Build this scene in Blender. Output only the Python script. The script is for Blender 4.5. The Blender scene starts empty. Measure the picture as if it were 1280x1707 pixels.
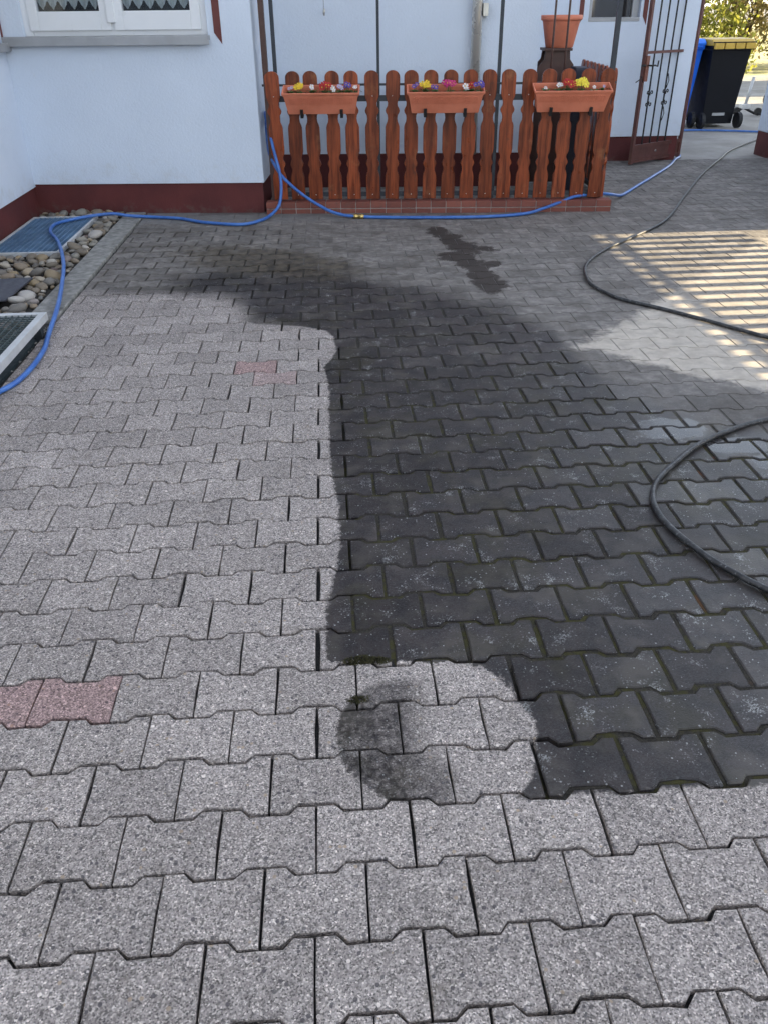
import bpy, bmesh, math, random
from mathutils import Vector, Matrix
random.seed(7)
R = math.radians
scene = bpy.context.scene
COL = scene.collection

# ------------------------------------------------------------------ camera
cam_d = bpy.data.cameras.new('camera')
cam_d.sensor_fit = 'HORIZONTAL'; cam_d.sensor_width = 36.0
cam_d.lens = 1363.3249 / 1280 * 36.0
cam_d.clip_start = 0.05; cam_d.clip_end = 3000
cam = bpy.data.objects.new('camera', cam_d); COL.objects.link(cam)
_r = Vector((0.99779119, -0.06583933, -0.00882779))
_u = Vector((0.04206265, 0.52334313, 0.85108325))
_f = Vector((0.05141479, 0.84957469, -0.52495654))
_m = Matrix.Identity(4)
for _i in range(3):
    _m[_i][0] = _r[_i]; _m[_i][1] = _u[_i]; _m[_i][2] = -_f[_i]
_m.translation = Vector((0.08185401, -0.80216954, 1.46166964))
cam.matrix_world = _m
scene.camera = cam

# ------------------------------------------------------------------ sky and sun
SUN_EL = 20.0
SUN_DIR = Vector((1.0, 0.02, 0.0)).normalized() * math.cos(R(SUN_EL)) + Vector((0, 0, math.sin(R(SUN_EL))))
world = bpy.data.worlds.new('World'); scene.world = world
world.use_nodes = True
wn = world.node_tree.nodes; wl = world.node_tree.links
wn.clear()
sky = wn.new('ShaderNodeTexSky'); sky.sky_type = 'NISHITA'; sky.sun_disc = False
sky.sun_elevation = R(SUN_EL); sky.sun_rotation = R(88.9)
sky.air_density = 1.0; sky.dust_density = 0.3; sky.ozone_density = 1.0
hsv = wn.new('ShaderNodeHueSaturation'); hsv.inputs['Saturation'].default_value = 0.46
bg = wn.new('ShaderNodeBackground'); bg.inputs['Strength'].default_value = 0.10
wo = wn.new('ShaderNodeOutputWorld')
wl.new(sky.outputs[0], hsv.inputs['Color']); wl.new(hsv.outputs[0], bg.inputs[0]); wl.new(bg.outputs[0], wo.inputs[0])
sun_d = bpy.data.lights.new('sun', 'SUN'); sun_d.energy = 5.0; sun_d.angle = R(0.53); sun_d.color = (1.0, 0.83, 0.54)
sun = bpy.data.objects.new('sun', sun_d); COL.objects.link(sun)
sun.rotation_euler = SUN_DIR.to_track_quat('Z', 'Y').to_euler(); sun.location = (20, -2, 12)
vs = scene.view_settings
vs.view_transform = 'Standard'; vs.look = 'None'; vs.gamma = 1.0; vs.use_curve_mapping = False
vs.exposure = 2.28
cy = scene.cycles
cy.max_bounces = 4; cy.diffuse_bounces = 3; cy.glossy_bounces = 2; cy.transmission_bounces = 2; cy.transparent_max_bounces = 6
cy.use_adaptive_sampling = True; cy.adaptive_threshold = 0.02
cy.caustics_reflective = False; cy.caustics_refractive = False

# ------------------------------------------------------------------ helpers
def tag(o, label=None, cat=None, group=None, kind=None):
    if label: o['label'] = label
    if cat: o['category'] = cat
    if group: o['group'] = group
    if kind: o['kind'] = kind
    return o

def link(name, me, parent=None, mat=None):
    o = bpy.data.objects.new(name, me); COL.objects.link(o)
    if parent is not None: o.parent = parent
    if mat is not None and me is not None and not me.materials: me.materials.append(mat)
    return o

def empty(name, loc=(0, 0, 0), rz=0.0):
    o = bpy.data.objects.new(name, None); COL.objects.link(o)
    o.location = loc; o.rotation_euler = (0, 0, rz); o.empty_display_size = 0.1
    return o

class MB:
    """collects verts / faces of one mesh"""
    def __init__(s): s.v = []; s.f = []; s.sm = []
    def add(s, vs_, fs, smooth=False):
        b = len(s.v); s.v += [tuple(p) for p in vs_]
        for f in fs: s.f.append(tuple(b + i for i in f)); s.sm.append(smooth)
        return s
    def box(s, x0, x1, y0, y1, z0, z1, fr=None):
        P = [(x0, y0, z0), (x1, y0, z0), (x1, y1, z0), (x0, y1, z0), (x0, y0, z1), (x1, y0, z1), (x1, y1, z1), (x0, y1, z1)]
        if fr: P = [fr(*p) for p in P]
        return s.add(P, [(0, 3, 2, 1), (4, 5, 6, 7), (0, 1, 5, 4), (1, 2, 6, 5), (2, 3, 7, 6), (3, 0, 4, 7)])
    def prism(s, poly, lo, hi, place):
        """poly list of (a,b), extruded between lo and hi; place(a,b,t)->xyz"""
        n = len(poly)
        P = [place(a, b, lo) for a, b in poly] + [place(a, b, hi) for a, b in poly]
        F = [tuple(range(n)), tuple(range(2 * n - 1, n - 1, -1))] + [(i, i + n, (i + 1) % n + n, (i + 1) % n) for i in range(n)]
        return s.add(P, F)
    def tube(s, pts, rad, seg=8, smooth=True, caps=True):
        pts = [Vector(p) for p in pts]; n = len(pts)
        rad = rad if isinstance(rad, (list, tuple)) else [rad] * n
        V = []; F = []; prev = None
        for i, p in enumerate(pts):
            t = (pts[min(i + 1, n - 1)] - pts[max(i - 1, 0)]).normalized()
            if prev is None:
                up = Vector((0, 0, 1)) if abs(t.z) < 0.9 else Vector((1, 0, 0))
                a = t.cross(up).normalized()
            else:
                a = (prev - t * prev.dot(t)).normalized()
            prev = a; b = t.cross(a)
            for k in range(seg):
                w = 2 * math.pi * k / seg
                V.append(p + (a * math.cos(w) + b * math.sin(w)) * rad[i])
        for i in range(n - 1):
            for k in range(seg):
                k2 = (k + 1) % seg
                F.append((i * seg + k, i * seg + k2, (i + 1) * seg + k2, (i + 1) * seg + k))
        s.add(V, F, smooth)
        if caps:
            b = len(s.v) - len(V)
            s.f.append(tuple(b + k for k in range(seg - 1, -1, -1))); s.sm.append(False)
            s.f.append(tuple(b + (n - 1) * seg + k for k in range(seg))); s.sm.append(False)
        return s
    def lathe(s, prof, c=(0, 0, 0), seg=20, smooth=True):
        V = []; F = []; n = len(prof)
        for r_, z in prof:
            for k in range(seg):
                w = 2 * math.pi * k / seg
                V.append((c[0] + r_ * math.cos(w), c[1] + r_ * math.sin(w), c[2] + z))
        for i in range(n - 1):
            for k in range(seg):
                k2 = (k + 1) % seg
                F.append((i * seg + k, i * seg + k2, (i + 1) * seg + k2, (i + 1) * seg + k))
        return s.add(V, F, smooth)
    def mesh(s, name='mesh'):
        me = bpy.data.meshes.new(name); me.from_pydata(s.v, [], s.f); me.update()
        if any(s.sm): me.polygons.foreach_set('use_smooth', s.sm)
        return me
    def build(s, name, mat, parent=None, bevel=0.0, fix=True):
        me = s.mesh(name)
        if fix or bevel:
            bm = bmesh.new(); bm.from_mesh(me)
            bmesh.ops.recalc_face_normals(bm, faces=bm.faces[:])
            if bevel:
                bmesh.ops.bevel(bm, geom=bm.edges[:], offset=bevel, segments=2, affect='EDGES', profile=0.6, clamp_overlap=True)
            bm.to_mesh(me); bm.free()
        return link(name, me, parent, mat)

def spline(pts, per=8):
    P = [Vector(p) for p in pts]; P = [P[0] * 2 - P[1]] + P + [P[-1] * 2 - P[-2]]
    out = []
    for i in range(1, len(P) - 2):
        for k in range(per):
            t = k / per
            a, b, c, d = P[i - 1], P[i], P[i + 1], P[i + 2]
            out.append(0.5 * ((2 * b) + (c - a) * t + (2 * a - 5 * b + 4 * c - d) * t * t + (3 * b - a - 3 * c + d) * t ** 3))
    out.append(P[-2]); return out

def lerp_table(pts):
    def f(x):
        if x <= pts[0][0]: return pts[0][1]
        for (a, b), (c, d) in zip(pts, pts[1:]):
            if x <= c: return b + (d - b) * (x - a) / (c - a)
        return pts[-1][1]
    return f

# ------------------------------------------------------------------ node helpers
class NT:
    def __init__(s, name):
        s.mat = bpy.data.materials.new(name); s.mat.use_nodes = True
        s.t = s.mat.node_tree; s.n = s.t.nodes; s.n.clear()
        s.out = s.n.new('ShaderNodeOutputMaterial')
        s.b = s.n.new('ShaderNodeBsdfPrincipled')
        s.t.links.new(s.b.outputs[0], s.out.inputs[0])
    def put(s, sock, v):
        if hasattr(v, 'node'): s.t.links.new(v, sock)
        elif isinstance(v, (tuple, list)) and len(v) == 3 and sock.type == 'RGBA': sock.default_value = (*v, 1)
        else: sock.default_value = v
    def m(s, op, a, b=0.0, c=0.0, clamp=False):
        n = s.n.new('ShaderNodeMath'); n.operation = op; n.use_clamp = clamp
        s.put(n.inputs[0], a); s.put(n.inputs[1], b)
        if op in ('MULTIPLY_ADD', 'COMPARE', 'SMOOTH_MAX', 'SMOOTH_MIN'): s.put(n.inputs[2], c)
        return n.outputs[0]
    def ss(s, x, lo, hi):
        n = s.n.new('ShaderNodeMapRange'); n.interpolation_type = 'SMOOTHSTEP'
        s.put(n.inputs[0], x); s.put(n.inputs[1], lo); s.put(n.inputs[2], hi)
        return n.outputs[0]
    def mr(s, x, a, b, c, d):
        n = s.n.new('ShaderNodeMapRange'); s.put(n.inputs[0], x)
        for i, v in enumerate((a, b, c, d)): s.put(n.inputs[1 + i], v)
        return n.outputs[0]
    def mix(s, fac, a, b, mode='MIX'):
        n = s.n.new('ShaderNodeMix'); n.data_type = 'RGBA'; n.blend_type = mode
        s.put(n.inputs[0], fac); s.put(n.inputs[6], a); s.put(n.inputs[7], b)
        return n.outputs[2]
    def mixf(s, fac, a, b):
        n = s.n.new('ShaderNodeMix'); n.data_type = 'FLOAT'
        s.put(n.inputs[0], fac); s.put(n.inputs[2], a); s.put(n.inputs[3], b)
        return n.outputs[0]
    def noise(s, vec, scale, detail=3, rough=0.55, col=False):
        n = s.n.new('ShaderNodeTexNoise'); n.inputs['Scale'].default_value = scale
        n.inputs['Detail'].default_value = detail; n.inputs['Roughness'].default_value = rough
        if vec is not None: s.put(n.inputs['Vector'], vec)
        return n.outputs[1] if col else n.outputs[0]
    def vor(s, vec, scale, feature='F1', rnd=1.0):
        n = s.n.new('ShaderNodeTexVoronoi'); n.feature = feature
        n.inputs['Scale'].default_value = scale; n.inputs['Randomness'].default_value = rnd
        if vec is not None: s.put(n.inputs['Vector'], vec)
        return n
    def ramp(s, fac, stops, interp='LINEAR'):
        n = s.n.new('ShaderNodeValToRGB'); n.color_ramp.interpolation = interp
        e = n.color_ramp.elements
        while len(e) < len(stops): e.new(0.5)
        for el, (p, c) in zip(e, stops):
            el.position = p; el.color = (*c, 1) if len(c) == 3 else c
        s.put(n.inputs[0], fac); return n.outputs[0]
    def curve(s, x, pts, x0, x1, y0, y1):
        """piecewise linear function of x through a float curve node"""
        n = s.n.new('ShaderNodeFloatCurve')
        cu = n.mapping.curves[0]; P = [((a - x0) / (x1 - x0), (b - y0) / (y1 - y0)) for a, b in pts]
        if P[0][0] > 0: P.insert(0, (0.0, P[0][1]))
        if P[-1][0] < 1: P.append((1.0, P[-1][1]))
        while len(cu.points) < len(P): cu.points.new(0.5, 0.5)
        for i, p in enumerate(P):
            cu.points[i].location = p; cu.points[i].handle_type = 'VECTOR'
        n.mapping.update()
        s.put(n.inputs['Value'], s.mr(x, x0, x1, 0.0, 1.0))
        return s.m('MULTIPLY_ADD', n.outputs[0], y1 - y0, y0)
    def geo(s): return s.n.new('ShaderNodeNewGeometry').outputs['Position']
    def obj(s): return s.n.new('ShaderNodeTexCoord').outputs['Object']
    def rnd(s): return s.n.new('ShaderNodeObjectInfo').outputs['Random']
    def xyz(s, v):
        n = s.n.new('ShaderNodeSeparateXYZ'); s.put(n.inputs[0], v); return n.outputs
    def scale(s, v, sc):
        n = s.n.new('ShaderNodeMapping'); n.inputs['Scale'].default_value = sc; s.put(n.inputs[0], v); return n.outputs[0]
    def bump(s, h, strength=0.3, dist=0.01):
        n = s.n.new('ShaderNodeBump'); n.inputs['Strength'].default_value = strength; n.inputs['Distance'].default_value = dist
        s.put(n.inputs['Height'], h); s.put(s.b.inputs['Normal'], n.outputs[0]); return n
    def set(s, color=None, rough=None, metal=None, spec=None):
        if color is not None: s.put(s.b.inputs['Base Color'], color)
        if rough is not None: s.put(s.b.inputs['Roughness'], rough)
        if metal is not None: s.put(s.b.inputs['Metallic'], metal)
        if spec is not None: s.put(s.b.inputs['Specular IOR Level'], spec)
        return s.mat

def simple(name, c, rough=0.6, metal=0.0, var=0.12, scale=20, bump=0.0, bscale=200, bdist=0.002, spec=0.5):
    t = NT(name); p = t.obj(); n = t.noise(p, scale, 4)
    k = t.mr(n, 0.3, 0.7, 1 - var, 1 + var)
    col = t.mix(1.0, c, t.mix(0.0, (0, 0, 0), (0, 0, 0)), 'MIX')
    cc = t.n.new('ShaderNodeVectorMath'); cc.operation = 'SCALE'; cc.inputs[0].default_value = c; t.put(cc.inputs['Scale'], k)
    if bump: t.bump(t.noise(p, bscale, 4), bump, bdist)
    t.n.remove(col.node)
    r_ = t.mr(t.noise(p, scale * 2.3, 3), 0.3, 0.7, max(rough - 0.08, 0.02), min(rough + 0.08, 1))
    return t.set(cc.outputs[0], r_, metal, spec)

# ------------------------------------------------------------------ stain layout of the yard (metres on the ground)
G_LOW = [(0.30, 0.40), (0.362, 0.433), (0.407, 0.476), (0.474, 0.501), (0.546, 0.518), (0.604, 0.519), (0.656, 0.496), (0.711, 0.474),
         (0.781, 0.424), (0.803, 0.36), (0.816, 0.20), (0.824, 0.08), (0.832, 0.034), (0.93, 0.024), (1.0, 0.028)]
G_HIGH = [(1.0, 0.028), (1.09, 0.033), (1.24, 0.057), (1.40, 0.073), (1.63, 0.073), (1.845, 0.055), (2.09, 0.044), (2.43, 0.050), (2.70, 0.047),
          (2.904, 0.026), (2.995, 0.055), (3.1, 0.085), (3.2, 0.088), (3.33, 0.075), (3.436, 0.03), (3.52, -0.10), (3.57, -0.36), (3.7, -0.40),
          (4.013, -0.48), (4.11, -0.62), (4.17, -0.9), (4.20, -1.1), (4.24, -1.5), (5.0, -1.55)]
Y_DRY = [(-1.6, 4.15), (-1.0, 4.35), (-0.6, 4.8), (-0.2, 4.9), (0.1, 4.5), (0.6, 4.15), (1.07, 3.72), (1.24, 3.2), (1.30, 2.6), (1.5, 2.3), (1.9, 2.12), (3.2, 2.0)]
g_low, g_high, y_dry = lerp_table(G_LOW), lerp_table(G_HIGH), lerp_table(Y_DRY)
def g_edge(y): return g_low(y) if y < 1.0 else g_high(y)
def is_dirty(x, y):
    if y < 0.36: return False
    return x > g_edge(y)
def is_dry(x, y): return is_dirty(x, y) and y > y_dry(x) - 0.05

def masks(t):
    """stain masks of the yard from world position; stains have their own shape on the ground"""
    P = t.geo(); X, Y, Z = t.xyz(P)
    n1 = t.m('SUBTRACT', t.noise(P, 9, 3), 0.5); n2 = t.m('SUBTRACT', t.noise(P, 60, 3), 0.5)
    n3 = t.m('SUBTRACT', t.noise(P, 2.6, 4), 0.5)
    wob = t.m('MULTIPLY_ADD', n1, 0.03, t.m('MULTIPLY', n2, 0.035))
    Xw = t.m('ADD', X, wob); Yw = t.m('ADD', Y, wob)
    ga = t.curve(Yw, G_LOW, 0.30, 1.0, -1.6, 0.6); gb = t.curve(Y, G_HIGH, 1.0, 5.0, -1.6, 0.6)
    g = t.mixf(t.m('GREATER_THAN', Y, 1.0), ga, gb)
    soft = t.mr(Y, 3.3, 4.0, 0.010, 0.075)
    d = t.m('SUBTRACT', Xw, g)
    dirt = t.ss(t.m('DIVIDE', d, soft), -0.6, 0.6)
    # towards the house the washed edge fades out
    acc = None
    for dy in (-0.09, -0.03, 0.03, 0.08):
        gq = t.curve(t.m('ADD', Y, t.m('MULTIPLY_ADD', n1, 0.22, dy)), G_HIGH, 1.0, 5.0, -1.6, 0.6)
        e_ = t.ss(t.m('SUBTRACT', Xw, gq), -0.10, 0.10)
        acc = e_ if acc is None else t.m('ADD', acc, e_)
    dirt = t.mixf(t.m('MULTIPLY', t.ss(Y, 3.45, 3.7), t.ss(X, 0.0, -0.25)), dirt, t.m('MULTIPLY', acc, 0.25))
    dirt = t.m('MULTIPLY', dirt, t.ss(Yw, 0.352, 0.366))
    # rubbed circle left over inside the washed tongue
    cx = t.m('SUBTRACT', Xw, 0.245); cy = t.m('SUBTRACT', Yw, 0.56)
    dist = t.m('SQRT', t.m('ADD', t.m('MULTIPLY', cx, cx), t.m('MULTIPLY', cy, cy)))
    lobe = t.m('MULTIPLY', t.ss(dist, 0.205, 0.193), t.ss(t.m('ADD', X, t.m('MULTIPLY', n1, 0.28)), 0.34, 0.17))
    lobe = t.m('MULTIPLY', lobe, t.ss(Y, 0.76, 0.72))
    lobe = t.m('MULTIPLY', lobe, t.m('ADD', t.mr(n2, -0.2, 0.15, 0.45, 0.95), t.mr(n1, -0.1, 0.15, -0.10, 0.25)))
    dirt = t.m('MAXIMUM', dirt, lobe)
    # dusty dry zone
    yd = t.curve(X, Y_DRY, -1.6, 3.2, 1.5, 5.5)
    dry = t.ss(t.m('ADD', t.m('SUBTRACT', Y, yd), t.m('MULTIPLY', n3, 0.9)), -0.28, 0.35)
    # pale patch to the right
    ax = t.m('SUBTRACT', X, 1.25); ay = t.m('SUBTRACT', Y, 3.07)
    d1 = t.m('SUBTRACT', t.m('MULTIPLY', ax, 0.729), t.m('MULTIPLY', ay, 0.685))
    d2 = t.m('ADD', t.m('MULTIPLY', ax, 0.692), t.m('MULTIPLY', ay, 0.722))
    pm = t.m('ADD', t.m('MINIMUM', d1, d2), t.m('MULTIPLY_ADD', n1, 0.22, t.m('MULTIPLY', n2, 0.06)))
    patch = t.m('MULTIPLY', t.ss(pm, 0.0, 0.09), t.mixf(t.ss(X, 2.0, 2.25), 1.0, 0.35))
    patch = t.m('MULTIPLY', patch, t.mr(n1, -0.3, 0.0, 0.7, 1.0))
    # water splash below the fence
    best = None
    wx = t.m('MULTIPLY_ADD', n1, 0.20, X); wy = t.m('MULTIPLY_ADD', n3, 0.15, Y)
    for cx_, cy_, rx_, ry_ in ((.90, 5.62, .07, .17), (.97, 5.36, .08, .20), (1.03, 5.10, .11, .18), (.93, 4.87, .12, .12), (1.0, 4.74, .09, .22), (1.04, 4.46, .08, .26), (1.05, 4.20, .10, .20), (1.19, 5.06, .06, .06), (1.14, 4.66, .06, .08)):
        a_ = t.m('DIVIDE', t.m('SUBTRACT', wx, cx_), rx_); b_ = t.m('DIVIDE', t.m('SUBTRACT', wy, cy_), ry_)
        e_ = t.m('ADD', t.m('MULTIPLY', a_, a_), t.m('MULTIPLY', b_, b_))
        best = e_ if best is None else t.m('MINIMUM', best, e_)
    splash = t.ss(t.m('ADD', best, t.m('MULTIPLY', n2, 1.5)), 1.45, 0.75)
    # greasy brown smear
    ex = t.m('DIVIDE', t.m('ADD', X, 0.35), 0.75); ey = t.m('DIVIDE', t.m('SUBTRACT', t.m('ADD', Y, t.m('MULTIPLY', X, 0.45)), 4.72), 0.42)
    er = t.m('ADD', t.m('ADD', t.m('MULTIPLY', ex, ex), t.m('MULTIPLY', ey, ey)), t.m('MULTIPLY', n1, 1.6))
    grease = t.ss(er, 1.2, 0.2)
    return dict(P=P, X=X, Y=Y, dirt=dirt, dry=dry, patch=patch, splash=splash, grease=grease, n1=n1, n2=n2, n3=n3)

def wet_rough(t, k, rv=0.5):
    """roughness: wet film in the dark zone, a few standing films of water"""
    X, Y = k['X'], k['Y']
    def ell(cx, cy, rx, ry):
        a = t.m('DIVIDE', t.m('SUBTRACT', X, cx), rx); b = t.m('DIVIDE', t.m('SUBTRACT', Y, cy), ry)
        return t.m('ADD', t.m('MULTIPLY', a, a), t.m('MULTIPLY', b, b))
    e = t.m('MINIMUM', t.m('MINIMUM', ell(1.42, 2.12, 0.17, 0.10), ell(1.62, 1.95, 0.13, 0.08)), ell(1.72, 1.80, 0.10, 0.08))
    pud = t.ss(t.m('ADD', e, t.m('MULTIPLY', k['n1'], 2.2)), 1.15, 0.5)
    sheen = t.mr(t.m('ADD', X, t.m('MULTIPLY', k['n3'], 1.0)), 0.2, 1.4, 0.0, 1.0)
    wet = t.mixf(sheen, 0.62, 0.42)
    wet = t.m('ADD', t.m('MULTIPLY_ADD', t.m('SUBTRACT', rv, 0.5), -0.18, wet), t.m('MULTIPLY', k['n1'], 0.25))
    r = t.mixf(k['dirt'], 0.9, t.mixf(k['dry'], wet, 0.85))
    return t.mixf(pud, r, 0.08), pud

def mat_paver():
    t = NT('paver_concrete'); k = masks(t); P = k['P']
    oi = t.n.new('ShaderNodeObjectInfo'); at = t.n.new('ShaderNodeAttribute'); at.attribute_name = 'rnd'
    rv = t.m('FRACT', t.m('ADD', oi.outputs['Random'], at.outputs['Fac']))
    v1 = t.vor(P, 330); v2 = t.vor(P, 100); c1 = t.xyz(v1.outputs['Color'])[0]; c2 = t.xyz(v2.outputs['Color'])
    # exposed aggregate
    ag = t.ramp(c1, [(0.0, (0.10, 0.098, 0.097)), (0.18, (0.195, 0.192, 0.188)), (0.45, (0.298, 0.29, 0.283)), (0.78, (0.395, 0.385, 0.374)), (0.93, (0.52, 0.51, 0.49)), (1.0, (0.74, 0.725, 0.70))])
    stone = t.m('MULTIPLY', t.m('LESS_THAN', v2.outputs['Distance'], 0.42), t.m('GREATER_THAN', c2[0], 0.91))
    stcol = t.ramp(c2[1], [(0.0, (0.09, 0.09, 0.10)), (0.55, (0.13, 0.13, 0.14)), (0.75, (0.36, 0.31, 0.24)), (0.9, (0.75, 0.74, 0.71))], 'CONSTANT')
    ag = t.mix(t.m('MULTIPLY', stone, 0.85), ag, stcol)
    clump = t.noise(P, 60, 2); big = t.noise(P, 4.2, 4, 0.6)
    bright = t.m('MULTIPLY', t.mr(clump, 0.3, 0.7, 0.86, 1.12), t.mr(big, 0.25, 0.75, 0.86, 1.14))
    bright = t.m('MULTIPLY', bright, t.mr(rv, 0, 1, 0.88, 1.10))
    smear = t.ss(t.noise(P, 7, 4, 0.65), 0.60, 0.74)
    ag = t.mix(t.m('MULTIPLY', smear, 0.45), ag, (0.16, 0.15, 0.125))
    spot = t.ss(t.noise(P, 46, 2), 0.68, 0.74)
    ag = t.mix(t.m('MULTIPLY', spot, 0.55), ag, (0.10, 0.098, 0.095))
    sc = t.n.new('ShaderNodeVectorMath'); sc.operation = 'SCALE'; t.put(sc.inputs[0], ag); t.put(sc.inputs['Scale'], bright)
    clean = t.mix(1.0, t.mix(1.0, sc.outputs[0], oi.outputs['Color'], 'MULTIPLY'), (1.065, 0.955, 0.905), 'MULTIPLY')
    # slime covered wet concrete
    dn = t.noise(P, 14, 4, 0.6)
    dk = t.mix(t.ss(dn, 0.3, 0.7), (0.0130, 0.0092, 0.0092), (0.036, 0.0262, 0.0240))
    dk = t.mix(t.m('MULTIPLY', t.mr(c1, 0, 1, 0, 1), 0.30), dk, (0.10, 0.10, 0.105))
    lz = t.noise(P, 11, 4, 0.7)
    lich = t.m('MULTIPLY', t.ss(lz, 0.575, 0.71), t.ss(t.m('ADD', c1, k['n2']), 0.35, 0.8))
    spk = t.m('MULTIPLY', t.m('LESS_THAN', v2.outputs['Distance'], t.mr(c2[2], 0, 1, 0.05, 0.26)), t.m('GREATER_THAN', t.m('ADD', c2[0], t.m('MULTIPLY', lz, 0.9)), 1.30))
    fine = t.m('MULTIPLY', t.m('GREATER_THAN', c1, 0.95), t.ss(lz, 0.46, 0.66))
    wh = t.m('MAXIMUM', t.m('MAXIMUM', t.m('MULTIPLY', lich, 0.75), t.m('MULTIPLY', fine, 0.6)), t.m('MULTIPLY', spk, 0.7))
    dk = t.mix(t.m('MULTIPLY', t.ss(t.m('ADD', k['n3'], t.m('MULTIPLY', k['n1'], 0.7)), -0.02, 0.2), 0.55), dk, (0.034, 0.029, 0.015))
    worn = t.m('MULTIPLY', t.ss(t.m('ADD', big, t.m('MULTIPLY', k['n1'], 0.9)), 0.46, 0.76), 0.50)
    dk = t.mix(worn, dk, (0.105, 0.092, 0.082))
    dk = t.mix(wh, dk, (0.36, 0.36, 0.35))
    rv2 = t.mr(rv, 0, 1, 0.84, 1.18)
    s2 = t.n.new('ShaderNodeVectorMath'); s2.operation = 'SCALE'; t.put(s2.inputs[0], dk); t.put(s2.inputs['Scale'], rv2)
    # dusty dry dirt
    du = t.mix(t.ss(t.noise(P, 18, 4, 0.65), 0.35, 0.72), (0.145, 0.130, 0.119), (0.265, 0.242, 0.222))
    du = t.mix(t.m('MULTIPLY', t.ss(t.noise(P, 55, 3), 0.64, 0.74), 0.55), du, (0.42, 0.41, 0.40))
    s3 = t.n.new('ShaderNodeVectorMath'); s3.operation = 'SCALE'; t.put(s3.inputs[0], du); t.put(s3.inputs['Scale'], rv2)
    grm = t.ss(t.m('ADD', big, t.m('MULTIPLY', k['n1'], 0.6)), 0.44, 0.70)
    dustc = t.mix(t.m('MULTIPLY', grm, 0.5), s3.outputs[0], (0.070, 0.058, 0.048))
    dirty = t.mix(k['dry'], s2.outputs[0], dustc)
    dirty = t.mix(t.m('MULTIPLY', k['grease'], 0.75), dirty, t.mix(t.ss(dn, 0.35, 0.65), (0.030, 0.024, 0.017), (0.115, 0.092, 0.064)))
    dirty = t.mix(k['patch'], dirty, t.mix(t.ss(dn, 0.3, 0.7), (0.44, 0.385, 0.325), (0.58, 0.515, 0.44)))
    strip = t.m('MULTIPLY', t.ss(t.m('ADD', k['Y'], t.m('MULTIPLY', k['n1'], 0.5)), 6.0, 6.2), t.ss(t.m('ADD', k['X'], k['n1']), 0.6, 0.2))
    dirty = t.mix(t.m('MULTIPLY', strip, 0.6), dirty, (0.20, 0.195, 0.19))
    dirty = t.mix(t.m('MULTIPLY', k['splash'], 0.92), dirty, (0.030, 0.021, 0.017))
    col = t.mix(k['dirt'], clean, dirty)
    ro, pud = wet_rough(t, k, rv)
    col = t.mix(t.m('MULTIPLY', pud, 0.5), col, (0.05, 0.05, 0.055))
    h = t.m('ADD', t.m('MULTIPLY', v1.outputs['Distance'], -0.5), t.m('MULTIPLY', t.noise(P, 150, 3), 0.8))
    bn = t.bump(h, 0.55, 0.004); t.put(bn.inputs['Strength'], t.m('SUBTRACT', t.mixf(k['dirt'], 0.6, 0.30), t.m('MULTIPLY', pud, 0.27)))
    return t.set(col, ro, 0.0, t.mixf(k['dirt'], 0.25, t.mr(k['X'], 0.1, 1.4, 0.22, 0.5)))

def mat_joint():
    t = NT('joint_sand'); k = masks(t); P = k['P']
    gr = t.noise(P, 260, 3)
    cl = t.mix(t.ss(gr, 0.35, 0.65), (0.020, 0.019, 0.020), (0.055, 0.052, 0.050))
    di = t.mix(t.ss(gr, 0.35, 0.65), (0.020, 0.018, 0.015), (0.050, 0.043, 0.034))
    mo = t.m('MULTIPLY', t.ss(t.noise(P, 5.0, 4, 0.65), 0.42, 0.56), t.ss(t.noise(P, 40, 3), 0.35, 0.6))
    mo = t.m('MULTIPLY', mo, t.ss(k['Y'], 3.3, 2.4))
    di = t.mix(t.m('MULTIPLY', mo, 0.9), di, t.mix(gr, (0.030, 0.029, 0.009), (0.068, 0.061, 0.018)))
    ru = t.m('MULTIPLY', t.ss(t.noise(P, 6.5, 3), 0.62, 0.70), t.ss(k['X'], 0.9, 1.1))
    di = t.mix(t.m('MULTIPLY', ru, 0.7), di, (0.11, 0.045, 0.022))
    du = t.mix(t.ss(gr, 0.35, 0.65), (0.095, 0.087, 0.080), (0.19, 0.175, 0.163))
    di = t.mix(k['dry'], di, du)
    di = t.mix(k['patch'], di, (0.27, 0.255, 0.24))
    col = t.mix(k['dirt'], cl, di)
    t.bump(gr, 0.6, 0.004)
    return t.set(col, 0.9, 0.0, 0.3)

M_PAVER = mat_paver(); M_JOINT = mat_joint()

# ------------------------------------------------------------------ ground
t = NT('yard_ground'); p = t.geo()
c = t.mix(t.ss(t.noise(p, 1.5, 6, 0.65), 0.35, 0.7), (0.17, 0.162, 0.155), (0.27, 0.26, 0.25))
c = t.mix(t.m('MULTIPLY', t.ss(t.noise(p, 90, 3), 0.55, 0.7), 0.5), c, (0.36, 0.35, 0.33))
t.bump(t.noise(p, 120, 4), 0.5, 0.006); M_GROUND = t.set(c, 0.9)
me = bpy.data.meshes.new('ground')
me.from_pydata([(-600, -600, -0.035), (600, -600, -0.035), (600, 900, -0.035), (-600, 900, -0.035)], [], [(0, 1, 2, 3)])
tag(link('ground', me, None, M_GROUND), kind='structure')
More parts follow.
